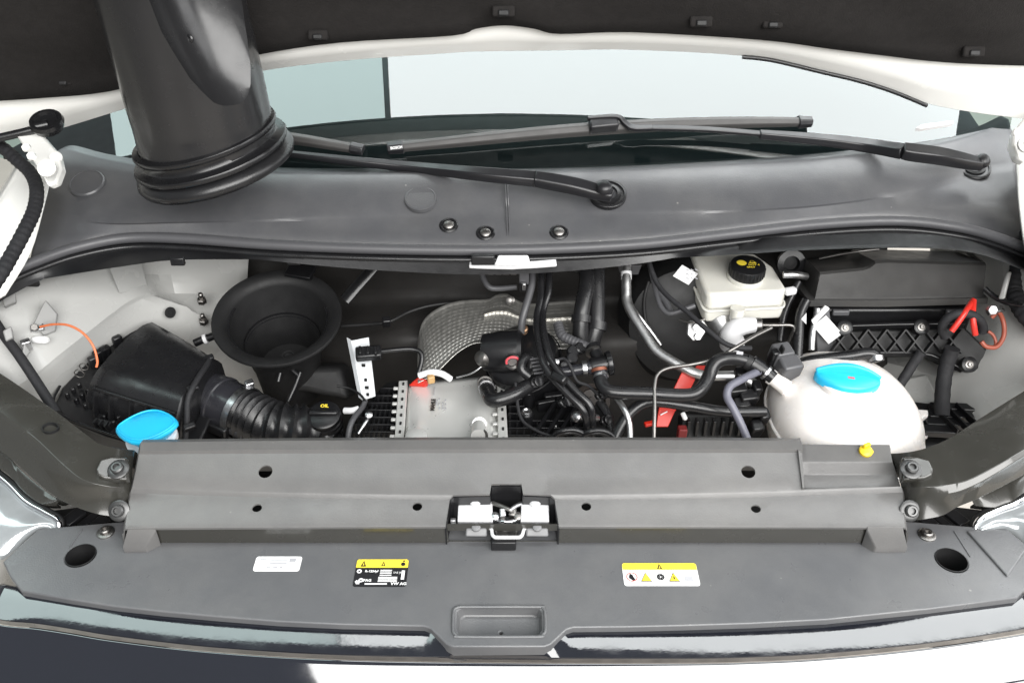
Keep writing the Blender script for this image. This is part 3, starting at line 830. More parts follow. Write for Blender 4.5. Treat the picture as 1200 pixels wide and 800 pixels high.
# ================================================================== bonnet latch
lt = thing('bonnet_latch', 'silver bonnet latch with two bright plates in the black opening', 'latch', Z(590, 625, 0.0))
for x0, x1, y0_, y1_ in ((537, 577, 587, 611), (611, 643, 588, 611)):
    a = [Z(x0, y0_, .036), Z(x1, y0_, .036), Z(x1 + .5, y1_, .030), Z(x0 - 1, y1_, .030)]
    pl = prism('latch_plate', a, Vector((0, .004, -.010)), ZINC, lt, bevel=.0012)
    lathe('rivet', [(.008, 0), (.008, .003), (.005, .006), (.001, .0065)], Z((x0 + x1) / 2, y0_ + 1, .036), Vector((0, -.2, 1)), ZINC, pl, seg=20)
# bent wire-edge bracket in front
pb = [(522, 616.5), (572, 616.5), (576, 620), (577, 627), (580, 629.5), (609, 629.5), (612, 627), (614, 620), (618, 616.5), (655, 616.5)]
bar('front_bracket', rnd([Z(x, y, .024) for x, y in pb], .002, 3), [.0045] * 46, [.004] * 46, ZINC, lt, n=1, bevel=.0006)
for x0, x1 in ((546, 570), (617, 642)):
    a = [Z(x0, 619, .027), Z(x1, 619, .027), Z(x1 + 1, 629, .018), Z(x0 - 1, 629, .018)]
    nb = prism('stop_buffer', a, Vector((0, .016, -.006)), mat('grey_buffer', (.17, .17, .175), .45), lt, bevel=.0025, seg=3)
    lathe('buffer_collar', [(.006, 0), (.006, .003), (.004, .004)], Z((x0 + x1) / 2, 618.5, .027), Vector((0, -.2, 1)), MATS['grey_buffer'], nb, seg=20)
# hook and pawl between the plates
tube('hook', [Z(577, 589, .034), Z(588, 593, .036), Z(597, 597, .036), Z(600, 600, .032)], .0032, STEELD, lt, seg=8)
tube('hook', [Z(612, 589, .034), Z(604, 593, .036), Z(597, 598, .036)], .0032, STEEL, lt, seg=8)
box('pawl', Z(589, 603, .028), (.008, .012, .018), STEEL, lt, rotz(.1, .3), .0015)
box('pawl_spring_block', Z(601, 602, .026), (.010, .012, .016), STEELD, lt, rotz(-.2, .3), .002)
tube('striker_catch', [Z(583, 609, .026), Z(590, 611, .028), Z(598, 611, .028), Z(605, 609, .026)], .0028, CHROME, lt, seg=8)
lathe('pivot_pin', [(.006, 0), (.006, .005), (.003, .007)], Z(580, 606, .026), Vector((0, -.3, 1)), STEEL, lt, seg=14)
lathe('pivot_pin', [(.006, 0), (.006, .005), (.003, .007)], Z(607, 606, .026), Vector((0, -.3, 1)), STEELD, lt, seg=14)
sheet('catch_cup', densify([[Z(576, 612, .022), Z(590, 615, .012), Z(606, 613, .022)], [Z(580, 620, .016), Z(592, 622, .008), Z(606, 620, .016)], [Z(582, 628, .016), Z(594, 629, .010), Z(606, 628, .016)]], 4, 4), STEELD, lt, thick=.002)
box('small_tab', Z(531, 611, .022), (.008, .006, .010), STEEL, lt, None, .001)
box('lower_tab', Z(590, 636, .008), (.034, .014, .016), BLACK, lt, None, .002)

# ================================================================== lower cover
OUT = [(45, 619), (150, 610), (400, 606), (600, 604), (800, 606), (1060, 610), (1181, 620), (1203, 641), (1210, 660), (1206, 685), (1192, 700), (1090, 713), (969, 725.5), (880, 730), (800, 732.5), (735, 734), (672, 734.5), (664, 737),
       (646, 754), (638, 757), (531, 757), (523, 754), (505, 736), (497, 733), (450, 732), (400, 731), (325, 727.5), (250, 721.5), (190, 716), (135, 710), (80, 701.5), (25, 692), (12, 676), (3, 658)]
lc = thing('radiator_cover', 'dark grey plastic cover over the radiator carrying the printed labels', 'panel cover', (0, -.06, -.03))
P = [Z(x, y, 0) for x, y in OUT]
# the front strip falls away slightly
cov = prism('cover_plate', P, Vector((0, 0, -.030)), COVER, lc)
cu = []
for x, y, r in ((94.5, 650.5, .0195), (1115, 656, .0205)):
    cu.append(lathe('cutter', [(r, -.06), (r, .02)], Z(x, y, 0), Vector((0, 0, 1)), COVER, seg=40, smooth=0))
rp = [(541, 711.5), (629, 711.5), (634, 713), (637, 717), (637.5, 738), (634, 743.5), (628, 745.5), (542, 745.5), (536, 743.5), (532.5, 738), (533, 717), (536, 713)]
ra_ = [Z(x, y, 0) for x, y in rp]; cx = sum((p for p in ra_), Vector()) / len(ra_)
tp = [Vector((p.x, p.y, .01)) for p in ra_]; btm = [cx + (p - cx) * .90 + Vector((0, .003, -.017)) for p in ra_]
cu.append(prism('cutter', tp, btm, COVER, bevel=.004, seg=3))
cu.append(lathe('cutter', [(.0022, -.08), (.0022, .02)], Z(587, 741, -.017), Vector((0, 0, 1)), COVER, seg=12, smooth=0))
cut(cov, cu, 25)
bv = cov.modifiers.new('b', 'BEVEL'); bv.width = .0018; bv.segments = 2; bv.limit_method = 'ANGLE'; bv.angle_limit = R(45)
rim_ = [cx + (p - cx) * 1.03 + Vector((0, 0, .0005)) for p in ra_]
v, f = sweep(cr(rim_ + rim_[:1], 3), .0022, 8); link('recess_lip', mesh('lip', v, f), COVER, lc, 50)
for x, y, r, dz in ((94.5, 650.5, .0195, 0), (1115, 656, .0205, 0)):
    lathe('hole_sleeve', [(r * 1.01, .001), (r * .97, .0012), (r * .92, -.06)], Z(x, y, 0), Vector((0, 0, 1)), BLACKM, lc, seg=40, capa=False)
for x, y in ((124, 624), (1086, 627)):
    bolt('screw', Z(x, y, 0), Vector((0, 0, 1)), .007, STEELD, lc)
# end flaps: a shallow joint line in the plastic on both sides
tube('joint_rib', [Z(96, 620, .0005), Z(82, 641, .0005)], .0009, COVER, lc, seg=6)
tube('joint_rib', [Z(1118, 622, .0005), Z(1137, 652, .0005)], .0009, COVER, lc, seg=6)
prism('raised_flap', [Z(1132, 623, 0), Z(1180, 622, 0), Z(1204, 642, 0), Z(1180, 676, 0)], Vector((0, 0, .0035)), COVER, lc, bevel=.002)


# ---- labels on the cover: real flat stickers
def sticker(name, label, x0, y0_, x1, y1_, m, cat='label'):
    c = Z((x0 + x1) / 2, (y0_ + y1_) / 2, .0); a = Z((x0 + x1) / 2, y0_, 0); b = Z((x0 + x1) / 2, y1_, 0)
    w = (x1 - x0) * sc(c); h = a.y - b.y
    t = thing(name, label, cat, c)

    def P_(u, v, dz=0.0): return Vector((c.x + u * w, c.y + v * h, .0008 + dz))
    pts = []; r = .0035
    for sx, sy, a0 in ((1, 1, 0), (-1, 1, 90), (-1, -1, 180), (1, -1, 270)):
        for k in range(5):
            an = R(a0 + k * 22.5); pts.append(Vector((c.x + sx * (w / 2 - r) + math.cos(an) * r, c.y + sy * (h / 2 - r) + math.sin(an) * r, .0008)))
    base = prism('backing', pts, Vector((0, 0, -.0012)), m, t)
    return t, P_, w, h


def tri(name, P_, u, v, su, sv, dz, m, t):
    return prism(name, [P_(u - su, v - sv, dz), P_(u + su, v - sv, dz), P_(u, v + sv, dz)], Vector((0, 0, .0002)), m, t)


def rect(name, P_, u0, v0, u1, v1, dz, m, t):
    return prism(name, [P_(u0, v0, dz), P_(u1, v0, dz), P_(u1, v1, dz), P_(u0, v1, dz)], Vector((0, 0, .0002)), m, t)


XD, YD = Vector((1, 0, 0)), Vector((0, 1, 0))
t, P_, w, h = sticker('part_label', 'small plain white label with faint grey print on the cover', 298.5, 652, 352.5, 669, PAPER)
for u0, u1, v in ((-.40, -.27, .26), (-.17, .19, .25), (-.17, .20, .03), (-.22, -.12, -.28), (-.08, .02, -.26), (.06, .13, -.26)):
    rect('print_line', P_, u0, v - .04, u1, v + .04, .0002, mat('faint_print', (.34, .34, .36), .5), t)
rect('code_block', P_, .24, .12, .38, .36, .0002, mat('faint_print', (.34, .34, .36), .5), t)

t, P_, w, h = sticker('refrigerant_label', 'black refrigerant label with yellow warning strip on the cover', 416, 655.5, 477.5, 687, PBLK)
pts = [P_(u, v, .0003) for u, v in ((-.497, .19), (.497, .19), (.497, .43), (.485, .475), (.465, .497), (-.465, .497), (-.485, .475), (-.497, .43))]
prism('yellow_strip', pts, Vector((0, 0, .0003)), PYEL, t)
tri('warning_triangle', P_, -.36, .335, .055, .11, .0007, PBLK, t); tri('triangle_mark', P_, -.36, .315, .016, .05, .001, PYEL, t)
tri('flame_mark', P_, .02, .33, .04, .09, .0007, PBLK, t); tri('flame_core', P_, .02, .31, .015, .04, .001, PYEL, t)
lathe('person_mark', [(.0030, 0), (.0030, .0003)], P_(.40, .31, .0006), Vector((0, 0, 1)), PBLK, t, seg=14)
lathe('person_head', [(.0014, 0), (.0014, .0003)], P_(.41, .43, .0006), Vector((0, 0, 1)), PBLK, t, seg=10)
for v_, u_o in ((.05, -.42), (-.28, -.36)):
    lathe('snowflake', [(.0034, 0), (.0034, .0003), (.0014, .0003)], P_(u_o, v_, .0004), Vector((0, 0, 1)), PWHT, t, seg=8, smooth=0, capa=False, capb=False)
prism('oil_can', [P_(-.47, -.33, .0004), P_(-.44, -.28, .0004), P_(-.38, -.33, .0004), P_(-.38, -.42, .0004), P_(-.44, -.42, .0004)], Vector((0, 0, .0003)), PWHT, t)
text('print_text', 'R-1234yf', .0048, P_(-.185, .05, .0006), XD, YD, PWHT, t, bold=.0002)
text('print_text', 'PAG', .0056, P_(-.24, -.29, .0006), XD, YD, PWHT, t, bold=.0002)
text('print_text', 'SAE J639', .0042, P_(.34, .0, .0006), XD, YD, PWHT, t)
text('print_text', 'VW AG', .0062, P_(.36, -.41, .0006), XD, YD, PWHT, t, bold=.0002)
for k, v_ in enumerate((.09, .03, -.03, -.10)):
    rect('print_line', P_, -.02, v_ - .014, .20, v_ + .014, .0004, PWHT, t)
for k, v_ in enumerate((-.17, -.22, -.27, -.32)):
    rect('print_line', P_, -.04, v_ - .014, .32, v_ + .014, .0004, PWHT, t)
rect('print_line', P_, -.28, -.435, .14, -.39, .0004, PWHT, t)
rect('code_strip', P_, .39, -.25, .45, .08, .0004, PWHT, t)

t, P_, w, h = sticker('safety_label', 'white safety label with yellow top strip and triangle pictograms', 730, 660, 818, 686, PAPER)
pts = [P_(u, v, .0003) for u, v in ((-.497, .20), (.497, .20), (.497, .42), (.485, .475), (.47, .497), (-.47, .497), (-.485, .475), (-.497, .42))]
prism('yellow_strip', pts, Vector((0, 0, .0003)), PYEL, t)
tri('warning_triangle', P_, -.0, .34, .035, .12, .0007, PBLK, t); tri('triangle_mark', P_, 0, .31, .012, .06, .001, PYEL, t)
lathe('ban_circle', [(.0074, 0), (.0074, .0003), (.0062, .0003)], P_(-.385, -.13, .0004), Vector((0, 0, 1)), PRED, t, seg=28, capa=False, capb=False)
prism('ban_hand', [P_(-.43, -.16, .0004), P_(-.37, -.30, .0004), P_(-.345, -.24, .0004), P_(-.38, -.02, .0004), P_(-.41, .02, .0004)], Vector((0, 0, .0002)), PBLK, t)
for u in (-.20, .17):
    tri('warning_triangle', P_, u, -.13, .072, .20, .0004, PBLK, t); tri('triangle_fill', P_, u, -.14, .060, .165, .0007, PYEL, t)
tri('triangle_mark', P_, .17, -.15, .012, .09, .001, PBLK, t)
lathe('fan_mark', [(.0052, 0), (.0052, .0003), (.0036, .0003)], P_(-.005, -.13, .0004), Vector((0, 0, 1)), PBLK, t, seg=10, capa=False, capb=False)
for a in range(5):
    an = a * 1.256
    lathe('fan_blade', [(.0013, 0), (.0013, .0003)], P_(-.005, -.13, .0005) + Vector((math.cos(an) * .0024, math.sin(an) * .0024, 0)), Vector((0, 0, 1)), PBLK, t, seg=8)
rect('manual_mark', P_, .31, -.32, .42, -.10, .0004, PGRY, t); rect('print_line', P_, .28, .05, .44, .09, .0004, PGRY, t)

# ================================================================== gloss black front trim
edge = [(-60, 690)] + [(x, y) for x, y in OUT[10:]][::-1]
front = [(-120, 640), (-40, 676), (3, 690), (25, 694), (80, 703), (135, 711.5), (250, 723), (400, 732), (600, 733), (800, 733.5), (880, 731), (969, 727), (1090, 714.5), (1192, 702), (1230, 690), (1330, 660)]
low = [(-120, 680), (-40, 714), (0, 725), (40, 729), (80, 735), (135, 744), (250, 757), (400, 766), (600, 769.5), (800, 770), (880, 768.5), (969, 764), (1090, 752), (1192, 737), (1240, 727), (1340, 700)]
ea = [Z(-120, 640, -.008), Z(-40, 676, -.008)] + [Z(x, y - 1.5, -.008) for x, y in OUT[10:32]][::-1] + [Z(1230, 690, -.008), Z(1330, 660, -.008)]
eb = cr([Z(x, y, -.019) for x, y in low], 6)
xs = [-.66 + i * 1.34 / 150 for i in range(151)]
a = [at_x(ea, x) for x in xs]; b = [at_x(eb, x) for x in xs]
gt = thing('grille_trim', 'piano black trim strip along the front of the radiator cover', 'trim', (0, -.12, -.05))
mid = [lerp(p, q, .5) + Vector((0, 0, .0018)) for p, q in zip(a, b)]
sheet('trim_strip', [[p + Vector((0, .004, -.002)) for p in a], a, mid, b, [p + Vector((0, .001, -.012)) for p in b]], TRIM, gt, thick=.003, smooth=40)
fp = thing('radiator_grille', 'glossy black front grille panel reflecting the bright hall', 'grille', (0, -.2, -.3))
c1 = [p + Vector((0, -.002, -.009)) for p in b]
r1 = [p + Vector((0, -.005, -.003)) for p in c1]; r2 = [p + Vector((0, -.034, -.027)) for p in c1]; r3 = [p + Vector((0, -.068, -.062)) for p in c1]; r4 = [p + Vector((0, -.09, -.22)) for p in c1]
sheet('panel_skin', densify([c1, r1, r2, r3, r4], 1, 4), GLOSS, fp, thick=.003, smooth=60)
# chrome strip low on the left, top of the round emblem in the middle
cp = cr([lerp(p, q, .6) for p, q in zip(r1, r2)], 1)
lowl = [Z(x, y, -.075) for x, y in ((-30, 768), (0, 776), (45, 783), (90, 793), (140, 806), (200, 820))]
tube('chrome_strip', [p + Vector((0, -.012, .006)) for p in lowl], .0075, CHROME, fp, seg=12)
ec = Z(586, 829, -.10)
v = [(Z(516, 797, -.07)), Z(650, 797.5, -.07)]
tube('emblem_rim', [Z(512, 806, -.066), Z(516, 798, -.064), Z(540, 796.5, -.063), Z(585, 796.5, -.063), Z(630, 797, -.063), Z(650, 799, -.064), Z(656, 807, -.066)], .003, CHROME, fp, seg=8)

# ================================================================== headlamps
def headlamp(pts_top, pts_low, lab):
    t = thing('headlamp', lab, 'headlamp', pts_low[0] + Vector((0, 0, -.1)), 'headlamps')
    up = cr(pts_top, 5); lo = cr(pts_low, 5)
    mid = [lerp(p, q, .45) + Vector((0, -.006, .010)) for p, q in zip(up, lo)]
    sheet('lens', densify([up, mid, lo], 1, 4), LENS, t, thick=.004, smooth=60)
    tube('lens_edge', [p + Vector((0, .0, .003)) for p in pts_top], .0042, CHROME, t, seg=10)
    tube('lens_seal', [p + Vector((0, .006, .0)) for p in pts_top], .005, BLACKM, t, seg=10)
    return t


headlamp([Z(-70, 515, .03), Z(0, 560, .02), (Z(30, 588, .012)), Z(52, 601, .006), Z(68, 611, .0), Z(70, 622, -.01)],
         [Z(-90, 640, .0), Z(-20, 650, -.01), Z(0, 656, -.02), Z(20, 646, -.02), Z(44, 628, -.02), Z(64, 628, -.02)], 'clear headlamp beside the white part label end of the cover')
headlamp([Z(1142, 626, -.01), Z(1143, 616, .0), Z(1152, 606, .006), Z(1172, 597, .012), Z(1200, 585, .02), Z(1270, 540, .03)],
         [Z(1150, 630, -.02), Z(1160, 630, -.02), Z(1185, 632, -.02), Z(1206, 646, -.02), Z(1225, 650, -.01), Z(1290, 640, 0)], 'clear headlamp beside the safety label end of the cover')
for x in range(3):
    pass

# ================================================================== diagonal support beams
def beam(side, lab):
    t = thing('support_beam', lab, 'support beam', Z(142 if side < 0 else 1064, 600, .0), 'diagonal beams at the ends of the grey cover')
    if side < 0:
        r0 = [(-60, 400, .13), (0, 437, .12), (60, 478, .105), (100, 508, .094), (116, 519, .088), (138, 525, .080), (158, 527, .062)]
        r1 = [(-60, 440, .125), (0, 482, .113), (40, 512, .102), (75, 545, .09), (98, 562, .082), (130, 570, .070), (154, 571, .048)]
        r2 = [(-60, 446, .12), (0, 489, .108), (38, 519, .096), (72, 553, .083), (96, 570, .074), (130, 576, .062), (154, 577, .042)]
        r3 = [(-60, 490, .08), (0, 528, .07), (30, 553, .06), (58, 577, .05), (84, 592, .042), (118, 603, .034), (150, 606, .024)]
    else:
        r0 = [(1044, 531, .062), (1066, 529, .080), (1090, 523, .088), (1116, 511, .094), (1150, 489, .105), (1200, 458, .12), (1270, 415, .13)]
        r1 = [(1056, 571, .048), (1075, 571, .070), (1110, 568, .082), (1135, 562, .09), (1165, 547, .102), (1200, 527, .113), (1270, 486, .125)]
        r2 = [(1058, 577, .042), (1075, 577, .062), (1112, 578, .074), (1138, 570, .083), (1168, 554, .096), (1200, 534, .108), (1270, 492, .12)]
        r3 = [(1060, 608, .024), (1078, 609, .034), (1104, 604, .042), (1122, 594, .05), (1148, 583, .06), (1200, 556, .07), (1270, 515, .08)]
    q = [cr([Z(*p) for p in r], 6) for r in (r0, r1, r2, r3)]
    back = [p + Vector((0, .004, -.05)) for p in q[0]]
    rows = [back, [p + Vector((0, .002, -.006)) for p in q[0]], q[0], [lerp(a, b, .5) + Vector((0, 0, .003)) for a, b in zip(q[0], q[1])], q[1], q[2], [lerp(a, b, .5) + Vector((0, .004, 0)) for a, b in zip(q[2], q[3])], q[3], [p + Vector((0, .02, -.01)) for p in q[3]]]
    sheet('beam_shell', rows, BEAM, t, thick=.003, smooth=32, bevel=.002)
    m = lambda x, y, z: Z(x if side < 0 else 1206 - x, y, z)
    pad = [m(112, 549, .090), m(117, 538, .094), m(130, 534, .094), m(149, 535, .088), m(149, 562, .074), m(122, 560, .082), m(113, 556, .086)]
    prism('bolt_pad', pad, Vector((0, .004, -.012)), BEAM, t, bevel=.003, seg=3)
    bolt('bolt', m(139, 550, .088), Vector((0, -.35, .93)), .0085, mat('bolt_black', (.10, .10, .10), .4, metal=.8), t)
    bolt('bolt', m(140, 598, .040), Vector((0, -.75, .65)), .0085, mat('bolt_black', (.10, .10, .10), .4, metal=.8), t)
    h = (59, 501, .1065) if side < 0 else (1169, 497, .1065)
    lathe('hole', [(.0095, -.004), (.0095, .0012), (.0085, .0012), (.008, -.004), (.001, -.004)], Z(h[0], h[1], h[2] - .0005), Vector((-.1 * side, -.12, 1)), BLACKM, t, seg=24, sx=1.2)
    # lower strip
    if side < 0: e = [(-60, 500, .055), (0, 527, .047), (30, 556, .036), (66, 584, .028), (78, 582, .03)], [(-60, 530, .035), (0, 549, .03), (28, 576, .02), (48, 590, .016), (66, 592, .016)]
    else: e = [(1136, 582, .03), (1150, 572, .03), (1172, 563, .036), (1200, 546, .047), (1270, 505, .055)], [(1142, 592, .016), (1166, 594, .016), (1184, 589, .02), (1200, 577, .03), (1270, 535, .035)]
    a = cr([Z(*p) for p in e[0]], 5); b = cr([Z(*p) for p in e[1]], 5)
    sheet('lower_strip', [[p + Vector((0, .004, -.012)) for p in a], a, [lerp(p, q_, .4) + Vector((0, 0, .004)) for p, q_ in zip(a, b)], b, [p + Vector((0, .006, -.012)) for p in b]], BEAM, t, thick=.003, smooth=40)
    # dark mounting bits in the corner
    for (x, y, z, sx_, sy_) in ((86, 606, .0, .020, .03), (104, 610, -.004, .012, .03), (118, 612, 0.0, .02, .02)):
        box('mounting_tab', m(x, y, z - .01), (sx_, sy_, .006), BLACK, t, rotz(-.5 * (1 if side < 0 else -1)), .001)
    return t


beam(-1, 'dark olive steel support beam beside the blue capped washer filler')
beam(1, 'dark olive steel support beam beside the white coolant tank')
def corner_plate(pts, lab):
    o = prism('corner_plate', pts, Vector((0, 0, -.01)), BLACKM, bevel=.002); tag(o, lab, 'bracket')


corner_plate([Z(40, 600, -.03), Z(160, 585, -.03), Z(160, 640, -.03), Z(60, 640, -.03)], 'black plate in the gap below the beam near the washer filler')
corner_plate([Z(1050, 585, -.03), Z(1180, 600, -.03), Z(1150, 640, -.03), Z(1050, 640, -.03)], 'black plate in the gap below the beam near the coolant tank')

# ================================================================== inside the bay
def boxes(name, items, m, parent, bevel=0.0):
    """several small ribs moulded into one part"""
    v = []; f = []
    for c, size, rm in items:
        rm = rm if rm is not None else Matrix.Identity(3); x, y, z = [q / 2 for q in size]; k = len(v)
        v += [c + rm @ Vector(p) for p in ((-x, -y, -z), (x, -y, -z), (x, y, -z), (-x, y, -z), (-x, -y, z), (x, -y, z), (x, y, z), (-x, y, z))]
        f += [tuple(k + i for i in q) for q in ((3, 2, 1, 0), (4, 5, 6, 7), (0, 1, 5, 4), (1, 2, 6, 5), (2, 3, 7, 6), (3, 0, 4, 7))]
    return link(name, mesh(name, v, f), m, parent, 30, bevel)


def clampring(name, a, b, r, m, parent, h=.008):
    ax = (b - a)
    return lathe(name, [(r * .98, -h / 2), (r, -h / 2), (r, h / 2), (r * .98, h / 2)], a, ax, m, parent, seg=28)


# ---- loom and strap on the left
lm = [Z(-20, 160, .37), Z(4, 174, .365), Z(20, 188, .355), Z(36, 203, .345), Z(43, 222, .338), Z(40, 246, .328), Z(28, 272, .318), Z(14, 298, .305), Z(0, 322, .295), Z(-20, 350, .28)]
o = ribbed('wiring_loom', lm, .0105, TAPE, pitch=.011, depth=.10, seg=14)
tag(o, 'thick black taped wiring loom over the white wing beside the hinge', 'wiring loom')
o = tube('release_cable', [Y(-25, 345, .335), Y(0, 386, .295), Y(22, 416, .265), Y(42, 446, .237), Y(56, 468, .215), Y(66, 484, .20)], .0075, TAPE, seg=12)
tag(o, 'straight black sheathed cable running down the white inner wing', 'cable')
o = ribbed('wiring_loom', [Y(1210, 258, .44), Y(1190, 330, .40), Y(1192, 352, .37), Y(1204, 372, .33), Y(1230, 395, .30)], .014, TAPE, pitch=.011, depth=.1, seg=14)
tag(o, 'short black loom against the white inner wing beside the fuse box cover', 'wiring loom')

# ---- air filter box
af = thing('air_filter_box', 'black plastic air filter box with slanted lid and ribbed front', 'filter box', Z(150, 500, -.1))
A_, B_, C_, D_ = Z(177, 374, .072), Z(250, 417, .062), Z(206, 478, .050), Z(105, 446, .064)
nt_ = 14; rows = []
for i in range(nt_ + 1):
    t = i / nt_; l, r = lerp(A_, D_, t), lerp(B_, C_, t)
    bul = .009 * math.sin(math.pi * min(1, t * .98)) - .010 * max(0, (t - .8) / .2) ** 2 - .006 * max(0, (.12 - t) / .12)
    row = [lerp(l, r, k / 10) + Vector((0, 0, bul + .003 * math.sin(k / 10 * math.pi))) for k in range(11)]
    dl = Vector((-.006, -.002, 0)); rows.append([row[0] + dl * 1.6 + Vector((0, 0, -.09)), row[0] + dl + Vector((0, 0, -.006))] + row + [row[-1] - dl + Vector((0, 0, -.006)), row[-1] - dl * 1.6 + Vector((0, 0, -.09))])
dn = [p + Vector((-.003, -.010, -.012)) for p in rows[-1]]; dn2 = [p + Vector((-.006, -.028, -.085)) for p in rows[-1]]
up_ = [p + Vector((.002, .006, -.01)) for p in rows[0]]; up2 = [p + Vector((.004, .01, -.09)) for p in rows[0]]
sheet('lid', [up2, up_] + rows + [dn, dn2], SATIN, af, thick=.002, smooth=38)
d_ = C_ - D_
for t in (.10, .28, .52, .70, .88):
    p = D_ + d_ * t
    bar('rib', [p + Vector((-.002, -.008, -.006)), p + Vector((-.006, -.022, -.04)), p + Vector((-.008, -.032, -.085))], [.003] * 3, [.010, .010, .010], SATIN, af, up=Vector((-.3, -1, .3)), n=1, bevel=0)
tube('lid_ridge', [D_ + Vector((-.004, -.006, -.006)), lerp(D_, C_, .5) + Vector((-.002, -.007, -.005)), C_ + Vector((0, -.006, -.006))], .003, SATIN, af, seg=8)
bp_ = [Z(150, 384, .055), Z(112, 420, .045), Z(78, 456, .030), Z(70, 474, .022), Z(80, 490, .015), Z(130, 510, .0), Z(222, 538, -.02), Z(262, 450, .01), Z(200, 395, .04), Z(172, 378, .05)]
prism('base', bp_, Vector((0, 0, -.09)), BLACK, af, bevel=.004)
prism('base_flange', [p + Vector((-.006 if i < 6 else .006, -.004 if 3 < i < 8 else 0, .004)) for i, p in enumerate(bp_)], Vector((0, 0, -.008)), BLACK, af, bevel=.003)
cells = []
for i in range(9):
    for j in range(3):
        p = lerp(lerp(Z(80, 466, .026), Z(168, 519, -.005), i / 8.0), lerp(Z(94, 455, .032), Z(178, 508, .0), i / 8.0), j / 2.0)
        cells.append((p + Vector((0, 0, .006)), (.007, .007, .010), rotz(.6 + i)))
boxes('honeycomb', cells, BLACK, af, .002)
tube('lid_bead', [p + Vector((-.006, -.004, .010)) for p in bp_[2:7]], .0022, SATIN, af, seg=8, n=3)
for x, y, z, a in ((125, 499, .008, -.35), (118, 416, .055, .9), (190, 517, -.005, -.35)):
    p = Z(x, y, z)
    cl = box('lid_clip', p, (.026, .010, .026), BLACK, af, rotz(a, .3), .002)
    boxes('clip_bars', [(p + rotz(a, .3) @ Vector((q, -.004, 0)), (.003, .010, .034), rotz(a, .3)) for q in (-.011, 0, .011)], BLACK, cl)
# fine wire loops at the back corner
for x, y, r in ((93, 438, .008), (98, 430, .007)):
    p = Z(x, y, .06); tube('spring_loop', [p + Vector((math.cos(k * .63) * r, 0.002 * k / 10, math.sin(k * .63) * r)) for k in range(11)], .0009, STEELD, af, seg=6, n=2)
for x, y in ((110, 424), (124, 412), (138, 400)):
    box('back_lug', Z(x, y, .055), (.016, .012, .022), BLACK, af, rotz(.8), .003)

# outlet pipe, clamp, bellows
p0, p1 = Z(214, 452, .002), Z(302, 492, -.012); ax = p1 - p0
op = thing('intake_pipe', 'black intake pipe with silver clamp and corrugated bellows leaving the filter box', 'intake pipe', p1 + Vector((0, 0, -.06)))
PIPE = mat('pipe_plastic', (.022, .022, .026), .26, bump=.04)
L_ = ax.length
lathe('outlet_collar', [(.052, 0), (.052, L_ * .16), (.047, L_ * .18), (.047, L_ * .26), (.050, L_ * .27), (.050, L_ * .31), (.044, L_ * .32)], p0, ax, BLACK, op, seg=44, capa=False, capb=False)
lathe('meter_pipe', [(.044, L_ * .30), (.0445, L_ * .50), (.046, L_ * .51), (.046, L_ * .54), (.0435, L_ * .55), (.0425, L_ * .83)], p0, ax, PIPE, op, seg=44, capa=False, capb=False)
cb = lathe('hose_clamp', [(.0435, -.006), (.0455, -.006), (.0455, .006), (.0435, .006)], lerp(p0, p1, .80), ax, STEEL, op, seg=44, capa=False, capb=False)
box('clamp_screw', lerp(p0, p1, .80) + Vector((.012, .026, .040)), (.014, .012, .012), STEEL, cb, rotz(.5, .3), .002)
bpth = [lerp(p0, p1, .81), lerp(p0, p1, .95), Z(320, 500, -.014), Z(344, 503, -.018), Z(366, 506, -.03), Z(380, 520, -.06)]
ribbed('bellows', bpth, .0435, RUBBER, op, pitch=.0135, depth=.16, seg=36)
box('sensor', Z(256, 500, -.015), (.045, .018, .022), BLACK, op, axes(ax, Vector((0, 0, 1))), .003)
box('sensor_plug', Z(278, 506, -.018), (.028, .012, .014), mat('dark_grey_plug', (.06, .06, .065), .4), op, axes(ax, Vector((0, 0, 1))), .003)
for t, dz in ((.20, .05), (.27, .05)):
    q = lerp(p0, p1, t)
    box('collar_lug', q + Vector((.016, .030, .038)), (.010, .012, .014), BLACK, op, rotz(.4), .002)
o = tube('sensor_harness', [Z(246, 419, .058), Z(242, 428, .062), Z(234, 440, .066), Z(225, 456, .062), Z(220, 470, .05), Z(219, 492, .03), Z(217, 520, .0)], .0045, TAPE, seg=10)
tag(o, 'thin black taped harness draped over the filter box outlet', 'harness')
for x, y, z in ((244, 420, .06), (226, 455, .058), (222, 500, .03)):
    box('harness_clip', Z(x, y, z), (.018, .010, .010), BLACK, o, rotz(.6, .4), .002)
wl_ = prism('white_connector', [Z(203, 478, .035), Z(214, 474, .04), Z(220, 484, .03), Z(210, 490, .028)], Vector((0, 0, -.01)), mat('pale_plug', (.42, .42, .43), .4), af, bevel=.0015)

# ---- washer filler
wf = thing('washer_filler', 'bright blue pointed cap on the white washer filler neck', 'filler cap', Z(172, 515, .0))
wc = Z(172, 499, .062); s_ = sc(wc)


def eye(c, hw, hh, h, xdir, ydir, up, n=20, pinch=1.0):
    """pointed oval prism points"""
    pts = []
    for k in range(n):
        t = k / n * 2 * math.pi; x = math.cos(t); y = math.sin(t)
        yy = y * (1 - .42 * abs(x) ** 2)
        pts.append(c + xdir * (x * hw) + ydir * (yy * hh) + up * h)
    return pts


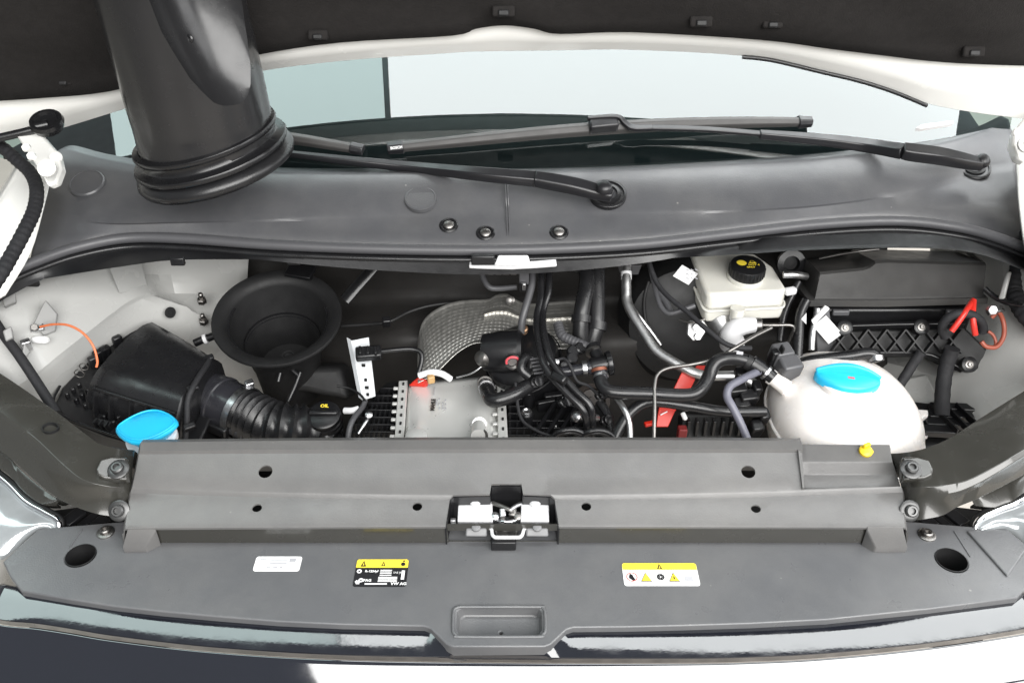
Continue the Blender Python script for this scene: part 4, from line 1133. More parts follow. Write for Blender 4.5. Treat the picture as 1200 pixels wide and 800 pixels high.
xd = Vector((1, .10, .02)).normalized(); yd = Vector((-.1, 1, 0)).normalized(); ud = Vector((0, -.12, 1)).normalized()
hw, hh = 36 * s_, 31 * s_
rings = [eye(wc, hw * .72, hh * .74, -.020, xd, yd, ud), eye(wc, hw * .84, hh * .84, -.012, xd, yd, ud), eye(wc, hw * 1.0, hh, -.004, xd, yd, ud), eye(wc, hw * .995, hh * .99, -.001, xd, yd, ud), eye(wc, hw * .96, hh * .94, .0015, xd, yd, ud), eye(wc, hw * .45, hh * .4, .003, xd, yd, ud), eye(wc, hw * .05, hh * .05, .003, xd, yd, ud)]
v = [p for r in rings for p in r]; n = 20
f = [(i * n + k, i * n + (k + 1) % n, (i + 1) * n + (k + 1) % n, (i + 1) * n + k) for i in range(len(rings) - 1) for k in range(n)] + [tuple(range(n))[::-1], tuple((len(rings) - 1) * n + k for k in range(n))]
link('cap', mesh('cap', v, f), BLUE, wf, 50)
lathe('neck', [(.032, -.16), (.032, -.03), (.037, -.028), (.037, -.019), (.030, -.017)], wc + Vector((.003, -.004, 0)), ud, NYLON, wf, seg=32)
tube('cap_rim', [p + ud * .0018 for p in (lambda q: q + q[:1])(eye(wc, hw * .90, hh * .86, .001, xd, yd, ud))], .0014, BLUE, wf, seg=8, n=2)

# ---- oil filler cap
oc = thing('oil_filler_cap', 'black round oil filler cap with yellow can symbol', 'oil cap', Z(381, 500, -.03))
c = Z(380, 488, .005); an = Vector((0, -.30, .95)).normalized()
lathe('cap', [(.024, -.028), (.0265, -.024), (.0265, -.018), (.025, -.016), (.0275, -.013), (.0275, -.006), (.026, -.004), (.0275, -.001), (.0265, .006), (.022, .009), (.001, .009)], c, an, BLACK, oc, seg=36)
box('grip', c + an * .011, (.046, .009, .008), BLACK, oc, axes(Vector((1, 0, 0)), Vector((0, .95, .3))), .003)
text('oil_symbol', 'OIL', .0085, c + an * .0095 + Vector((0, .014, .004)), Vector((1, 0, 0)), Vector((0, .95, .3)), PYEL, oc, bold=.0003)
lathe('neck', [(.022, -.07), (.022, -.026)], c, an, BLACK, oc, seg=24)

# ---- white sensor bracket
sb = thing('sensor_bracket', 'upright white punched bracket holding a black sensor', 'bracket', B(428, 470, .03))
pts = [B(411, 399, .02), B(432, 395, .02), B(440, 464, .02), B(425, 469, .02)]
ob = prism('plate', pts, Vector((0, .002, -.002)), mat('bracket_paint', (.58, .60, .62), .4), sb, bevel=.0006)
prism('folded_edge', [pts[0], lerp(pts[0], pts[3], 1), pts[3] + Vector((-.008, .008, 0)), pts[0] + Vector((-.008, .008, 0))], Vector((.001, .001, 0)), MATS['bracket_paint'], sb)
for x, y, w in ((426, 428, 4), (428.5, 445, 3), (430, 454, 4), (431, 462, 3)):
    box('slot', B(x, y, .0185), (w * .0015, .003, .005), BLACKM, sb, None, .0005)
sn = box('sensor', B(432, 414, .0), (.042, .022, .016), BLACK, sb, rotz(.15, .4), .003)
for k in range(3): box('sensor_rib', B(422 + k * 9, 411, -.008), (.004, .014, .010), BLACK, sn, rotz(.15, .4), .001)
o = tube('sensor_pipe', [B(445, 412, .0), B(462, 410, .01), B(482, 409, .015), B(493, 413, .015), B(494, 424, .015), B(490, 438, .015)], .0042, BLACK, seg=10)
tag(o, 'slim black pipe bending from the bracket sensor towards the cooler', 'pipe')
o = tube('bulkhead_wire', [B(400, 382, .07), B(430, 380, .06), B(455, 377, .05), B(480, 365, .07), B(510, 357, .08), B(560, 352, .09)], .003, BLACKM, seg=8)
tag(o, 'thin black wire clipped across the bulkhead beside the heat shield', 'wire')
box('wire_clip', B(453, 377, .045), (.014, .012, .018), BLACK, o, rotz(.2, .4), .002)
o = tube('bulkhead_tube', [B(404, 352, .05), B(416, 338, .05), B(430, 322, .05), B(444, 306, .05), B(452, 298, .05)], .007, RUBBER, seg=10, sx=1.8)
tag(o, 'flat black drain tube slanting down from the cowl beside the funnel', 'tube')

# ---- heat shield with embossed grid
hs = thing('heat_shield', 'embossed silver heat shield against the bulkhead behind the engine', 'heat shield', B(580, 430, .08))
TO = [(490, 398), (495, 378), (508, 364), (530, 354), (552, 351), (572, 350), (582, 345), (594, 344), (604, 350), (616, 355), (640, 354), (664, 352), (690, 352)]
BO = [(490, 448), (506, 440), (516, 432), (528, 420), (540, 410), (556, 402), (575, 402), (592, 404), (610, 406), (630, 408), (650, 408), (670, 408), (690, 408)]
tt = cr([B(x, y, .075 - .00009 * abs(x - 590) * 0) for x, y in TO], 12); bb = cr([B(x, y, .020) for x, y in BO], 12)
rows = []; NR = 60
nrm = Vector((0, -.85, .5))
for i in range(NR + 1):
    t = i / NR; r = []
    for j, (p, q) in enumerate(zip(tt, bb)):
        e = min(t / .10, (1 - t) / .06, j / 8.0, (len(tt) - 1 - j) / 4.0, 1); e = max(0, e)
        base = lerp(p, q, t) + nrm * (.007 * math.sin(math.pi * t) + .010 * math.exp(-((t - .34) / .03) ** 2) * (1 if j > 60 else .0) + .005 * (1 - e))
        em = .0017 * abs(math.sin(j * math.pi / 4)) * abs(math.sin(i * math.pi / 4)) * e
        r.append(base + nrm * em)
    rows.append(r)
sheet('shield', rows, FOIL, hs, thick=.001, smooth=80)
lathe('fixing', [(.008, 0), (.008, .003), (.004, .005)], B(598, 352, .05), nrm, STEELD, hs, seg=14)

# ---- charge air cooler
ca = thing('charge_air_cooler', 'pale silver charge air cooler with punched flanges on the engine', 'cooler', Z(528, 500, -.06))
q = [Z(479, 451, .0), Z(583, 443, .0), Z(585, 530, .0), Z(473, 530, .0)]
g = [[lerp(lerp(q[0], q[1], j / 24), lerp(q[3], q[2], j / 24), i / 16) for j in range(25)] for i in range(17)]
for i in range(17):
    for j in range(25):
        u, v_ = j / 24, i / 16
        hgt = .006 * (1 - max(0, 1 - min(u / .08, (1 - u) / .14, 1)) ** 2) + .010 * math.exp(-((u - .80) / .14) ** 2 - ((v_ - .55) / .30) ** 2) + .008 * math.exp(-((u - .13) / .08) ** 2 - ((v_ - .78) / .14) ** 2) - .003 * math.exp(-((u - .06) / .02) ** 2)
        g[i][j] = g[i][j] + Vector((0, 0, hgt))
sheet('shell', g, COOLER, ca, thick=.004, smooth=60)
prism('core_side', q, Vector((0, 0, -.10)), COOLER, ca, bevel=.003)
for side, (a, b, cc, dd) in (('l', (Z(467, 446, .006), Z(478, 445, .006), Z(472, 530, .006), Z(461, 530, .006))), ('r', (Z(582, 433, .022), Z(591, 433, .022), Z(596, 530, .012), Z(584, 530, .012)))):
    fl = prism('flange', [a, b, cc, dd], Vector((0, 0, -.020)), COOLER, ca, bevel=.0015)
    for k in range(8):
        t = .06 + k * .113
        p = lerp(lerp(a, b, .55), lerp(dd, cc, .55), t)
        if side == 'r' and .30 < t < .48: continue
        box('slot', p + Vector((0, 0, .0008)), (.0035, .0065, .002), BLACKM, fl, None, .0006)
        box('tooth', lerp(lerp(a, b, 0), lerp(dd, cc, 0), t + .03) + Vector((-.004, 0, -.004)), (.008, .006, .004), COOLER, fl, None, .001)
text('maker_print', 'MAHLE', .0095, Z(507.5, 474, .0085), Vector((0, 1, 0)), Vector((-1, 0, 0)), PBLK, ca, bold=.0005)
for x, y0__, y1__ in ((512, 474, 468), (515, 478, 464), (519, 478, 470), (522, 478, 466)):
    a, b = Z(x, y0__, .008), Z(x, y1__, .008)
    for k in range(3): box('print_line', lerp(a, b, k / 2.6), (.0022, .0045, .0006), PGRY, ca, None, 0)
box('print_rule', Z(509, 458, .0085), (.0008, .022, .0006), PGRY, ca, None, 0)
lathe('port', [(.013, -.01), (.013, .008), (.011, .010)], Z(562, 497, .010), Vector((0, -.75, .66)), COOLER, ca, seg=28)
lathe('port_neck', [(.011, -.01), (.011, .030)], Z(561, 502, .016), Vector((0, -.95, .3)), COOLER, ca, seg=24)
lathe('port_clamp', [(.0125, 0), (.0135, .002), (.0135, .010), (.0125, .012)], Z(562, 510, .016), Vector((0, -.95, .3)), STEELD, ca, seg=24)
lathe('boss', [(.018, -.004), (.017, .006), (.013, .009), (.001, .0095)], Z(488, 513, .006), Vector((0, -.1, 1)), COOLER, ca, seg=28)

# hose from the cooler to the engine
ch = thing('cooler_hose', 'bent black hose with silver clamp joining the pale cooler to the engine', 'hose', Z(580, 466, .02))
hp = rnd([Z(568, 448, .030), Z(571, 458, .045), Z(576, 471, .052), Z(600, 464, .058), Z(622, 450, .062), Z(640, 438, .064)], .022, 6)
tube('hose', hp, .0115, RUBBER, ch, seg=18, n=2)
c0 = clampring('clamp', Z(570, 454, .038), Z(572, 462, .047), .0135, STEEL, ch, .006)
clampring('clamp', Z(568.5, 449, .032), Z(571, 458, .045), .013, STEELD, ch, .005)

# bits behind the cooler
o = prism('red_connector', [Z(478, 451, .01), Z(490, 441, .03), Z(503, 446, .03), Z(499, 453, .01)], Vector((0, .01, -.012)), RED, bevel=.003)
tag(o, 'small red connector tucked behind the pale cooler', 'connector')
o = tube('pale_sleeve', [Z(491, 440, .035), Z(505, 436, .042), Z(518, 438, .042), Z(528, 444, .03)], .0055, NYLON, seg=12)
tag(o, 'short pale plastic sleeve arching behind the cooler', 'sleeve')
o = box('tan_plug', Z(505, 444, .035), (.012, .010, .014), mat('tan', (.45, .28, .12), .4), None, rotz(.3), .002)
tag(o, 'tiny tan plug beside the pale sleeve behind the cooler', 'plug')
o = tube('thin_pipe', [Z(535, 442, .03), Z(555, 436, .045), Z(570, 424, .06), Z(580, 414, .07)], .0018, STEEL, seg=8)
tag(o, 'thin bright pipe running behind the cooler to the valve housing', 'pipe')

# ---- ribbed black engine cover left of the cooler
le = thing('engine_side_cover', 'black ribbed engine cover on the bracket side of the cooler', 'engine cover', Z(435, 510, -.1))
pl_ = [Z(420, 482, -.03), Z(452, 448, -.02), Z(466, 446, -.02), Z(462, 530, -.03), Z(404, 530, -.05), Z(408, 500, -.04)]
prism('cover_base', pl_, Vector((0, 0, -.06)), BLACKM, le, bevel=.003)
it = []
for k in range(9):
    a, b = Z(458 - k * 6.5, 452 + k * 5.0, -.012), Z(456 - k * 6.0, 530, -.022)
    if (a - b).length > .02: it.append((lerp(a, b, .5), (.003, (a - b).length, .014), None))
for k in range(9):
    a, b = Z(462, 458 + k * 8.5, -.012), Z(max(410, 446 - k * 7), 458 + k * 8.5, -.014)
    it.append((lerp(a, b, .5), ((a - b).length, .003, .014), None))
boxes('rib_grid', it, BLACK, le, .0006)
o = tube('grey_cable', [Z(428, 470, .0), Z(424, 478, .01), Z(416, 488, .015), Z(410, 500, .01), Z(407, 520, -.01)], .0045, RUBBERG, seg=10)
tag(o, 'grey cable curving down beside the oil filler cap', 'cable')
o = tube('white_sleeve', [Z(404, 481, .005), Z(413, 481, .008), Z(420, 479, .008)], .0055, NYLON, seg=12)
tag(o, 'short white sleeve on a lead beside the oil filler cap', 'sleeve')
o = tube('silver_lever', [Z(433, 486, .012), Z(429, 494, .012), Z(420, 508, .0)], .003, STEEL, seg=8)
lathe('lever_head', [(.006, 0), (.006, .006), (.003, .008)], Z(432, 487, .014), Vector((.2, -.5, .8)), STEEL, o, seg=12)
tag(o, 'small silver lever on the black ribbed engine cover', 'lever')
o = tube('dark_wire', [B(395, 452, .03), B(410, 455, .03), B(422, 462, .02), B(428, 470, .01)], .002, BLACKM, seg=8)
tag(o, 'thin dark wire drooping below the white punched bracket', 'wire')

# ---- valve housing, right engine cover
vh = thing('valve_housing', 'black domed valve housing in front of the heat shield', 'valve housing', B(608, 440, .0))
c = B(612, 420, .02); va = Vector((-.25, -.35, .9))
lathe('dome', [(.062, -.06), (.062, .0), (.060, .012), (.052, .020), (.030, .024), (.001, .025)], c, va, BLACK, vh, seg=40)
lathe('clamp_band', [(.064, -.020), (.066, -.019), (.066, -.006), (.064, -.005)], c, va, BLACK, vh, seg=40, capa=False, capb=False)
lathe('side_body', [(.030, -.03), (.036, .0), (.036, .03), (.030, .036)], B(588, 412, .0), Vector((.9, -.1, .1)), BLACK, vh, seg=28)
lathe('side_cap', [(.012, -.012), (.014, -.006), (.014, .006), (.010, .014), (.004, .016)], B(568, 420, -.01), Vector((-.6, -.5, .6)), STEELD, vh, seg=20)
lathe('side_cap', [(.009, -.008), (.010, .006), (.006, .010)], B(571, 409, -.012), Vector((-.4, -.5, .7)), STEEL, vh, seg=16)
lathe('red_ring_fitting', [(.012, -.01), (.0125, .004), (.009, .006), (.007, .004)], B(601, 424, -.035), Vector((-.2, -.6, .7)), STEELD, vh, seg=20)
tube('red_ring', [B(601, 424, -.040) + Vector((math.cos(k * .5) * .0105, 0, math.sin(k * .5) * .0095)) for k in range(0, 8)], .002, mat('pink_ring', (.65, .08, .10), .4), vh, seg=8, n=2)
for k in range(5):
    box('printed_rib', B(628 + k * .8, 420 + k * 4.2, -.045), (.020 - .001 * k, .003, .003), RUBBERG, vh, rotz(.25), .0006)
ho = tube('bypass_hose', [B(620, 441, -.045), B(612, 434, -.048), B(611, 426, -.048), B(616, 419, -.044), B(622, 421, -.04), B(622, 430, -.036)], .0075, RUBBER, seg=14)
tag(ho, 'short hooked black hose on the domed valve housing', 'hose')
lathe('brass_nipple', [(.008, 0), (.008, .008), (.006, .010)], B(613, 388, .0), Vector((0, -.3, 1)), mat('brass', (.42, .26, .16), .4, metal=.8), vh, seg=14)

re_ = thing('engine_cover', 'black ribbed engine cover with silver bolts on the hose side of the cooler', 'engine cover', Z(640, 505, -.08))
pr_ = [Z(594, 440, -.005), Z(640, 436, .0), Z(690, 452, .0), Z(715, 480, -.01), Z(718, 535, -.02), Z(596, 535, -.02)]
prism('cover_base', pr_, Vector((0, 0, -.07)), BLACKM, re_, bevel=.004)
it = []
for k in range(13):
    a, b = Z(598 + k * 8, 470 if k < 3 else 492, .003), Z(598 + k * 8, 530, -.008)
    it.append((lerp(a, b, .5), (.003, (a - b).length, .014), None))
for k in range(8):
    x0 = 596 if k < 9 else 596
    a, b = Z(x0, 462 + k * 8.5, .004), Z(614 if k < 4 else 696, 462 + k * 8.5, .0)
    it.append((lerp(a, b, .5), ((a - b).length, .003, .014), None))
for k in range(4):
    a, b = Z(622 + k * 14, 520, .006), Z(650 + k * 14, 474, .010)
    it.append((lerp(a, b, .5), (.005, (a - b).length, .016), rotz(-math.atan2((b - a).x, (b - a).y))))
boxes('rib_grid', it, BLACK, re_, .0006)
for x, y in ((619, 459), (617, 484)):
    lathe('bolt_tower', [(.011, -.05), (.011, .0)], Z(x, y, .02), Vector((0, 0, 1)), BLACK, re_, seg=20)
    lathe('bolt', [(.0085, 0), (.0085, .004), (.006, .005), (.004, .003), (.0005, .003)], Z(x, y, .0195), Vector((0, 0, 1)), STEEL, re_, seg=20)
for x, y, a, sx_, sy_ in ((648, 466, .2, .03, .012), (640, 456, .1, .026, .01), (668, 462, -.3, .034, .014), (665, 476, -.5, .04, .010), (640, 474, .3, .03, .008)):
    box('moulded_block', Z(x, y, .008), (sx_, sy_, .018), BLACK, re_, rotz(a), .002)
tri_ = prism('white_arrow_sticker', [Z(646, 500, .006), Z(652, 494, .006), Z(652, 500, .006)], Vector((0, 0, .001)), PAPER, re_)
lathe('pulley_hub', [(.030, -.02), (.030, .0), (.022, .004), (.020, -.004), (.008, -.004), (.007, .004)], B(694, 470, .02), Vector((.1, -.6, .6)), mat('brown_hub', (.035, .027, .023), .5), re_, seg=28)

# ---- cooling hoses, pipes, wires
HT = 'hoses and pipes over the engine'


def hose(name, pts, r, m, label, cat='hose', mode='B', bend=None, seg=14, rib=None):
    fn = {'B': B, 'Y': Y, 'Z': Z}[mode]
    P3 = [fn(*p) for p in pts]
    if bend: o = tube(name, rnd(P3, bend, 6), r, m, None, seg, n=2)
    elif rib: o = ribbed(name, P3, r, m, None, pitch=rib, depth=.10, seg=seg)
    else: o = tube(name, P3, r, m, None, seg)
    return tag(o, label, cat)


hose('coolant_pipe', [(634, 300, -.01), (634, 345, -.02), (629, 372, -.03), (631, 400, -.05), (640, 432, -.065), (664, 460, -.07), (681, 477, -.07), (687, 492, -.06), (687, 520, -.03)], .0058, SATIN, 'slim black pipe of a crossing pair, the one nearer the cooler', 'pipe')
hose('coolant_pipe', [(643, 300, -.01), (643, 340, -.02), (636, 366, -.025), (638, 395, -.05), (648, 426, -.065), (672, 455, -.07), (690, 473, -.07), (694, 490, -.06), (694, 520, -.03)], .0058, SATIN, 'slim black pipe of a crossing pair, the one nearer the red bracket', 'pipe')
pc = box('pipe_clip', B(655, 443, -.078), (.026, .012, .014), BLACK, None, rotz(-.7, .5), .003); tag(pc, 'small black clip holding the crossing pair of pipes together', 'clip')
hose('breather_hose', [(624, 318, -.005), (623, 335, -.01), (616, 360, -.015), (612, 376, -.012), (611, 390, -.005)], .0062, RUBBERG, 'grey breather hose dropping to the domed valve housing')
hose('vacuum_pipe', [(564, 314, .01), (566, 325, .008), (573, 336, .005), (584, 338, .005), (606, 336, .0)], .0046, RUBBERG, 'grey vacuum pipe looping below the cowl bracket', 'pipe')
hose('heater_hose', [(655, 309, .02), (672, 309, .015), (686, 316, .01), (688, 332, .005), (684, 352, .0), (681, 372, .0), (680, 400, .01)], .0135, RUBBER, 'thick black heater hose curling down beside the crossing pipes', seg=18)
clampring('clamp', B(681, 374, .0), B(680, 390, .0), .0165, BLACK, bpy.data.objects['heater_hose'], .012)
hose('heater_hose', [(699, 296, .02), (699, 330, .015), (699, 360, .012), (698, 384, .012), (690, 410, .02)], .0145, RUBBER, 'thick straight black heater hose against the bulkhead', seg=18)
clampring('clamp', B(699, 382, .012), B(698, 390, .012), .0175, BLACK, bpy.data.objects['heater_hose.001'], .014)
hose('corrugated_hose', [(654, 380, .0), (658, 392, -.01), (668, 398, -.015), (682, 404, -.02), (694, 409, -.02)], .0085, RUBBERG, 'short corrugated dark hose below the heat shield', rib=.006)
hose('air_con_pipe', [(734, 296, .03), (734, 352, .02), (740, 366, .015), (768, 412, .0), (792, 426, -.01), (812, 437, -.015), (828, 441, -.015), (868, 440, -.02), (884, 450, -.02)], .0085, ALU, 'bright aluminium air conditioning pipe bending along the bulkhead', 'pipe', bend=.03, seg=16)
ap = bpy.data.objects['air_con_pipe']
clampring('joint_sleeve', B(734, 323, .026), B(734, 330, .026), .0093, NYLON, ap, .014)
box('pipe_bracket', B(868, 439, -.022), (.022, .018, .030), BLACK, ap, rotz(0, .5), .003)
hose('air_con_branch', [(739, 358, .03), (750, 372, .04), (764, 390, .045), (774, 404, .05)], .0036, ALU, 'thin silver pipe branching off the aluminium pipe', 'pipe')
hose('coolant_hose', [(703, 440, -.055), (706, 451, -.06), (718, 459, -.065), (760, 461, -.065), (804, 463, -.065), (820, 457, -.065), (830, 442, -.06), (836, 428, -.06), (846, 421, -.06), (862, 420, -.055), (880, 425, -.052), (896, 435, -.05), (906, 443, -.05)], .0105, RUBBER, 'long black coolant hose curving up to the coolant tank', seg=18)
tk = bpy.data.objects['coolant_hose']
clampring('clamp', B(704, 441, -.055), B(706, 448, -.058), .0122, STEEL, tk, .004)
clampring('clamp', B(886, 429, -.051), B(898, 437, -.05), .0135, BLACK, tk, .018)
clampring('clamp', B(898, 436.5, -.05), B(906, 443, -.05), .0125, STEEL, tk, .004)
clampring('clamp', B(876, 424, -.052), B(886, 429, -.051), .0122, BLACKM, tk, .008)
box('hose_print', B(867, 413.5, -.07), (.010, .005, .001), PGRY, tk, rotz(-.2, .6), 0)
hose('lower_hose', [(716, 530, -.05), (724, 506, -.05), (738, 484, -.05), (756, 472, -.05), (776, 471, -.05), (810, 476, -.05), (850, 482, -.045), (896, 482, -.035)], .0085, RUBBER, 'black hose lying low below the long coolant hose', seg=16)
hose('thin_pipe', [(766, 525, -.075), (767, 480, -.075), (767, 452, -.07), (771, 438, -.065), (784, 431, -.06), (810, 427, -.05), (838, 420, -.05), (862, 407, -.05), (884, 394, -.04), (904, 384, -.03)], .0030, STEELD, 'thin metal pipe arching from the red bracket to the brake cylinder', 'pipe', seg=10)
hose('drain_hose', [(880, 525, -.07), (868, 496, -.075), (858, 476, -.08), (852, 464, -.08), (855, 453, -.08), (866, 446, -.075), (882, 438, -.06), (892, 434, -.05)], .0062, BLUEG, 'blue grey hose bending down beside the coolant tank', seg=14)
hose('silver_curve', [(710, 456, -.03), (722, 466, -.045), (733, 482, -.055), (738, 500, -.055), (738, 525, -.055)], .0048, ALU, 'curved silver pipe below the hose joint', 'pipe')
for k, (cx_, r_) in enumerate(((668, 25), (700, 24), (668, 20), (700, 19))):
    hose('coil_hose', [(cx_ - r_, 524 - k * 0, -.05), (cx_ - r_ * .75, 512 - r_ * .05, -.055), (cx_ - r_ * .35, 505 + (25 - r_) * .6, -.06), (cx_ + r_ * .2, 504 + (25 - r_) * .6, -.06), (cx_ + r_ * .7, 510 + (25 - r_) * .5, -.055), (cx_ + r_, 522, -.05)], .0052 if k < 2 else .003, SATIN,
         ['looped black hose at the cover edge below the twin pipes, cooler side', 'looped black hose at the cover edge below the twin pipes, red bracket side', 'thin inner loop under the cooler side looped hose', 'thin inner loop under the red bracket side looped hose'][k])
# thermostat tee
th = thing('hose_joint', 'black tee joint with silver collars where the coolant hoses meet', 'hose joint', B(700, 440, -.04))
a, b = B(652, 437, -.045), B(690, 431, -.05)
lathe('inlet_pipe', [(.009, 0), (.009, (b - a).length), (.011, (b - a).length), (.011, (b - a).length + .008), (.009, (b - a).length + .008)], a, b - a, PIPE, th, seg=24)
clampring('collar', B(685, 431.5, -.05), b, .0118, STEEL, th, .007)
a, b = B(692, 430, -.05), B(717, 425, -.05)
lathe('tee_body', [(.012, 0), (.0135, .004), (.0135, .026), (.0165, .027), (.0165, .033), (.010, .035)], a, b - a, BLACK, th, seg=28)
lathe('tee_flange', [(.0185, 0), (.0195, .003), (.0195, .007), (.016, .009), (.001, .0092)], B(711, 426, -.05), b - a, SATIN, th, seg=32)
lathe('down_spout', [(.0105, 0), (.0115, .02)], B(702, 430, -.055), B(704, 444, -.055) - B(702, 430, -.055), PIPE, th, seg=20)
clampring('rust_collar', B(702, 433, -.056), B(704, 444, -.056), .0125, mat('rust', (.20, .07, .04), .5, metal=.5), th, .005)
lathe('up_spout', [(.010, 0), (.010, .03), (.012, .03), (.012, .036)], B(704, 426, -.045), B(694, 404, -.03) - B(704, 426, -.045), BLACK, th, seg=20)
clampring('collar', B(695, 412, -.036), B(692, 404, -.03), .0125, STEELD, th, .004)
for x, y, dy in ((671, 412, -.03), (670, 420, -.035), (680, 408, -.025)):
    lathe('connector_ring', [(.008, -.005), (.010, -.003), (.010, .003), (.008, .005)], B(x, y, dy), Vector((.4, -.4, .8)), SATIN, th, seg=20)
for x, y in ((645, 425), (652, 424)):
    lathe('small_nut', [(.0045, 0), (.0045, .004), (.002, .005)], B(x, y, -.06), Vector((0, -.6, .8)), STEEL, th, seg=8)
for x, y, r_ in ((676, 488, .009), (695, 489, .006)):
    lathe('silver_plug', [(r_, -.01), (r_, .004), (r_ * .6, .007), (.001, .0075)], B(x, y, -.045), Vector((-.6, -.5, .5)), STEEL, th, seg=16)
for x, y, dy, l_ in ((630, 447, -.05, .012), (660, 430, -.04, .010), (664, 470, -.05, .014), (706, 462, -.03, .012), (712, 492, -.03, .014)):
    q0 = B(x, y, dy); fx = lathe('union', [(.007, -l_), (.007, 0), (.0085, 0), (.0085, .005), (.005, .006)], q0, Vector((.5, -.5, .6)), SATIN, th, seg=16)
    clampring('band', q0 + Vector((-.003, .003, -.004)), q0, .0078, STEEL, fx, .003)
hose('sensor_lead', [(650, 424, -.055), (660, 420, -.055), (668, 428, -.06), (676, 446, -.055), (690, 452, -.05), (700, 462, -.04)], .0024, TAPE, 'thin taped lead threading between the tee joint and twin pipes', 'wire', seg=8)
hose('sensor_lead', [(604, 448, -.05), (606, 470, -.04), (612, 492, -.04), (630, 505, -.045), (650, 512, -.045)], .0026, TAPE, 'thin taped lead lying on the ribbed cover beside the cooler', 'wire', seg=8)
hose('return_hose', [(702, 470, -.02), (712, 486, -.025), (716, 505, -.03), (722, 525, -.03)], .007, RUBBER, 'short black hose diving behind the grey cover below the tee joint')
# wires in front of the bulkhead
hose('loom_branch', [(758, 298, .0), (764, 318, -.005), (772, 335, -.01), (786, 350, -.02), (806, 366, -.03), (826, 384, -.04), (846, 400, -.045), (862, 407, -.045), (880, 408, -.04)], .0042, TAPE, 'taped wire branch crossing from the cowl to the tank sensor plug', 'wire')
hose('loom_branch', [(762, 312, .01), (768, 338, .005), (774, 358, .0), (784, 367, -.005), (800, 363, -.01), (814, 358, -.01)], .0042, RUBBERG, 'grey taped wire branch looping below the brake reservoir label', 'wire')
hose('loom_branch', [(772, 342, .02), (780, 354, .015), (786, 366, .01)], .0055, RUBBERG, 'short thick taped stub between the two wire branches', 'wire')
hose('black_wire', [(760, 330, .05), (755, 350, .05), (756, 372, .05), (762, 392, .05)], .003, BLACKM, 'thin black wire hanging behind the taped branches', 'wire')
hose('silver_wire', [(796, 374, .0), (810, 378, -.01), (826, 374, -.015)], .002, STEELD, 'thin dark wire below the looped grey branch', 'wire')

# bracket under the cowl lip with hoses
cb_ = thing('cowl_bracket', 'pale bracket and block clipped under the cowl lip above the heat shield', 'bracket', Y(600, 312, .40))
prism('pale_plate', [Y(579, 311, .358), Y(584, 299, .362), Y(619, 299, .362), Y(622, 311, .358)], Vector((0, .006, -.004)), NYLON, cb_, bevel=.002)
bar('edge_lip', [Y(550, 310, .368), Y(600, 311.5, .366), Y(652, 308, .368)], [.012] * 3, [.005] * 3, NYLON, cb_, n=2)
box('dark_clip', Y(566, 304, .364), (.036, .01, .016), RUBBER, cb_, None, .002)
box('hose_block', Y(614, 322, .41), (.016, .02, .026), RUBBERG, cb_, None, .002)
box('plug', Y(613, 334, .405), (.012, .014, .018), BLACK, cb_, None, .002)
box('plug_window', Y(614, 336, .396), (.006, .004, .012), STEEL, cb_, None, .001)
boxes('slotted_strip', [(Y(566 + k * 9, 318, .415), (.010, .006, .010), None) for k in range(5)], STEELD, cb_, .001)

# ---- red bracket
rbk = thing('red_bracket', 'bright red painted strap slanting down behind the coolant hose', 'bracket', B(780, 505, .0))
prism('strap', [B(800, 434, -.012), B(817, 440, -.012), B(806, 462, -.012), B(786, 462, -.012)], Vector((0, .004, -.004)), RED, rbk, bevel=.001)
prism('strap', [B(784, 466, -.012), B(804, 466, -.012), B(791, 482, -.012), B(783, 500, -.012), B(769, 500, -.012), B(772, 478, -.012)], Vector((0, .004, -.004)), RED, rbk, bevel=.001)
prism('top_tab', [B(816, 428, .0), B(832, 428, .0), B(828, 434, .0), B(814, 434, .0)], Vector((0, .004, -.004)), RED, rbk, bevel=.001)
box('wing_tab', B(762, 496, .0), (.020, .008, .006), RED, rbk, rotz(.3), .001)
box('foot_block', B(799, 508, -.02), (.014, .014, .026), mat('dull_red', (.20, .02, .02), .5), rbk, None, .002)
tube('weld_mark', [B(774, 486, -.018), B(782, 482, -.018)], .001, PAPER, rbk, seg=6)
bs = thing('black_stay', 'black moulded stay in the shade beside the red bracket', 'stay', B(820, 505, .0))
prism('stay_plate', [B(800, 484, .0), B(866, 486, .01), B(872, 540, .01), B(796, 540, .0)], Vector((0, .03, -.03)), BLACKM, bs, bevel=.003)
boxes('stay_ribs', [(B(806 + k * 10, 500, -.006), (.005, .012, .03), None) for k in range(7)], BLACK, bs, .001)
lathe('white_pin', [(.004, 0), (.004, .01), (.002, .012)], B(800, 484, -.03), Vector((.3, -.8, -.4)), PAPER, bs, seg=10)
bxs = thing('connector_cluster', 'cluster of small black connectors between hoses and coolant tank', 'connector', B(870, 465, -.01))
for x, y, w_, h_ in ((862, 458, .03, .03), (876, 466, .03, .026), (868, 474, .026, .02), (885, 456, .014, .03), (892, 490, .016, .04), (885, 502, .02, .03)):
    box('connector', B(x, y, -.02), (w_, .02, h_), BLACK, bxs, rotz(.2, .4), .003)

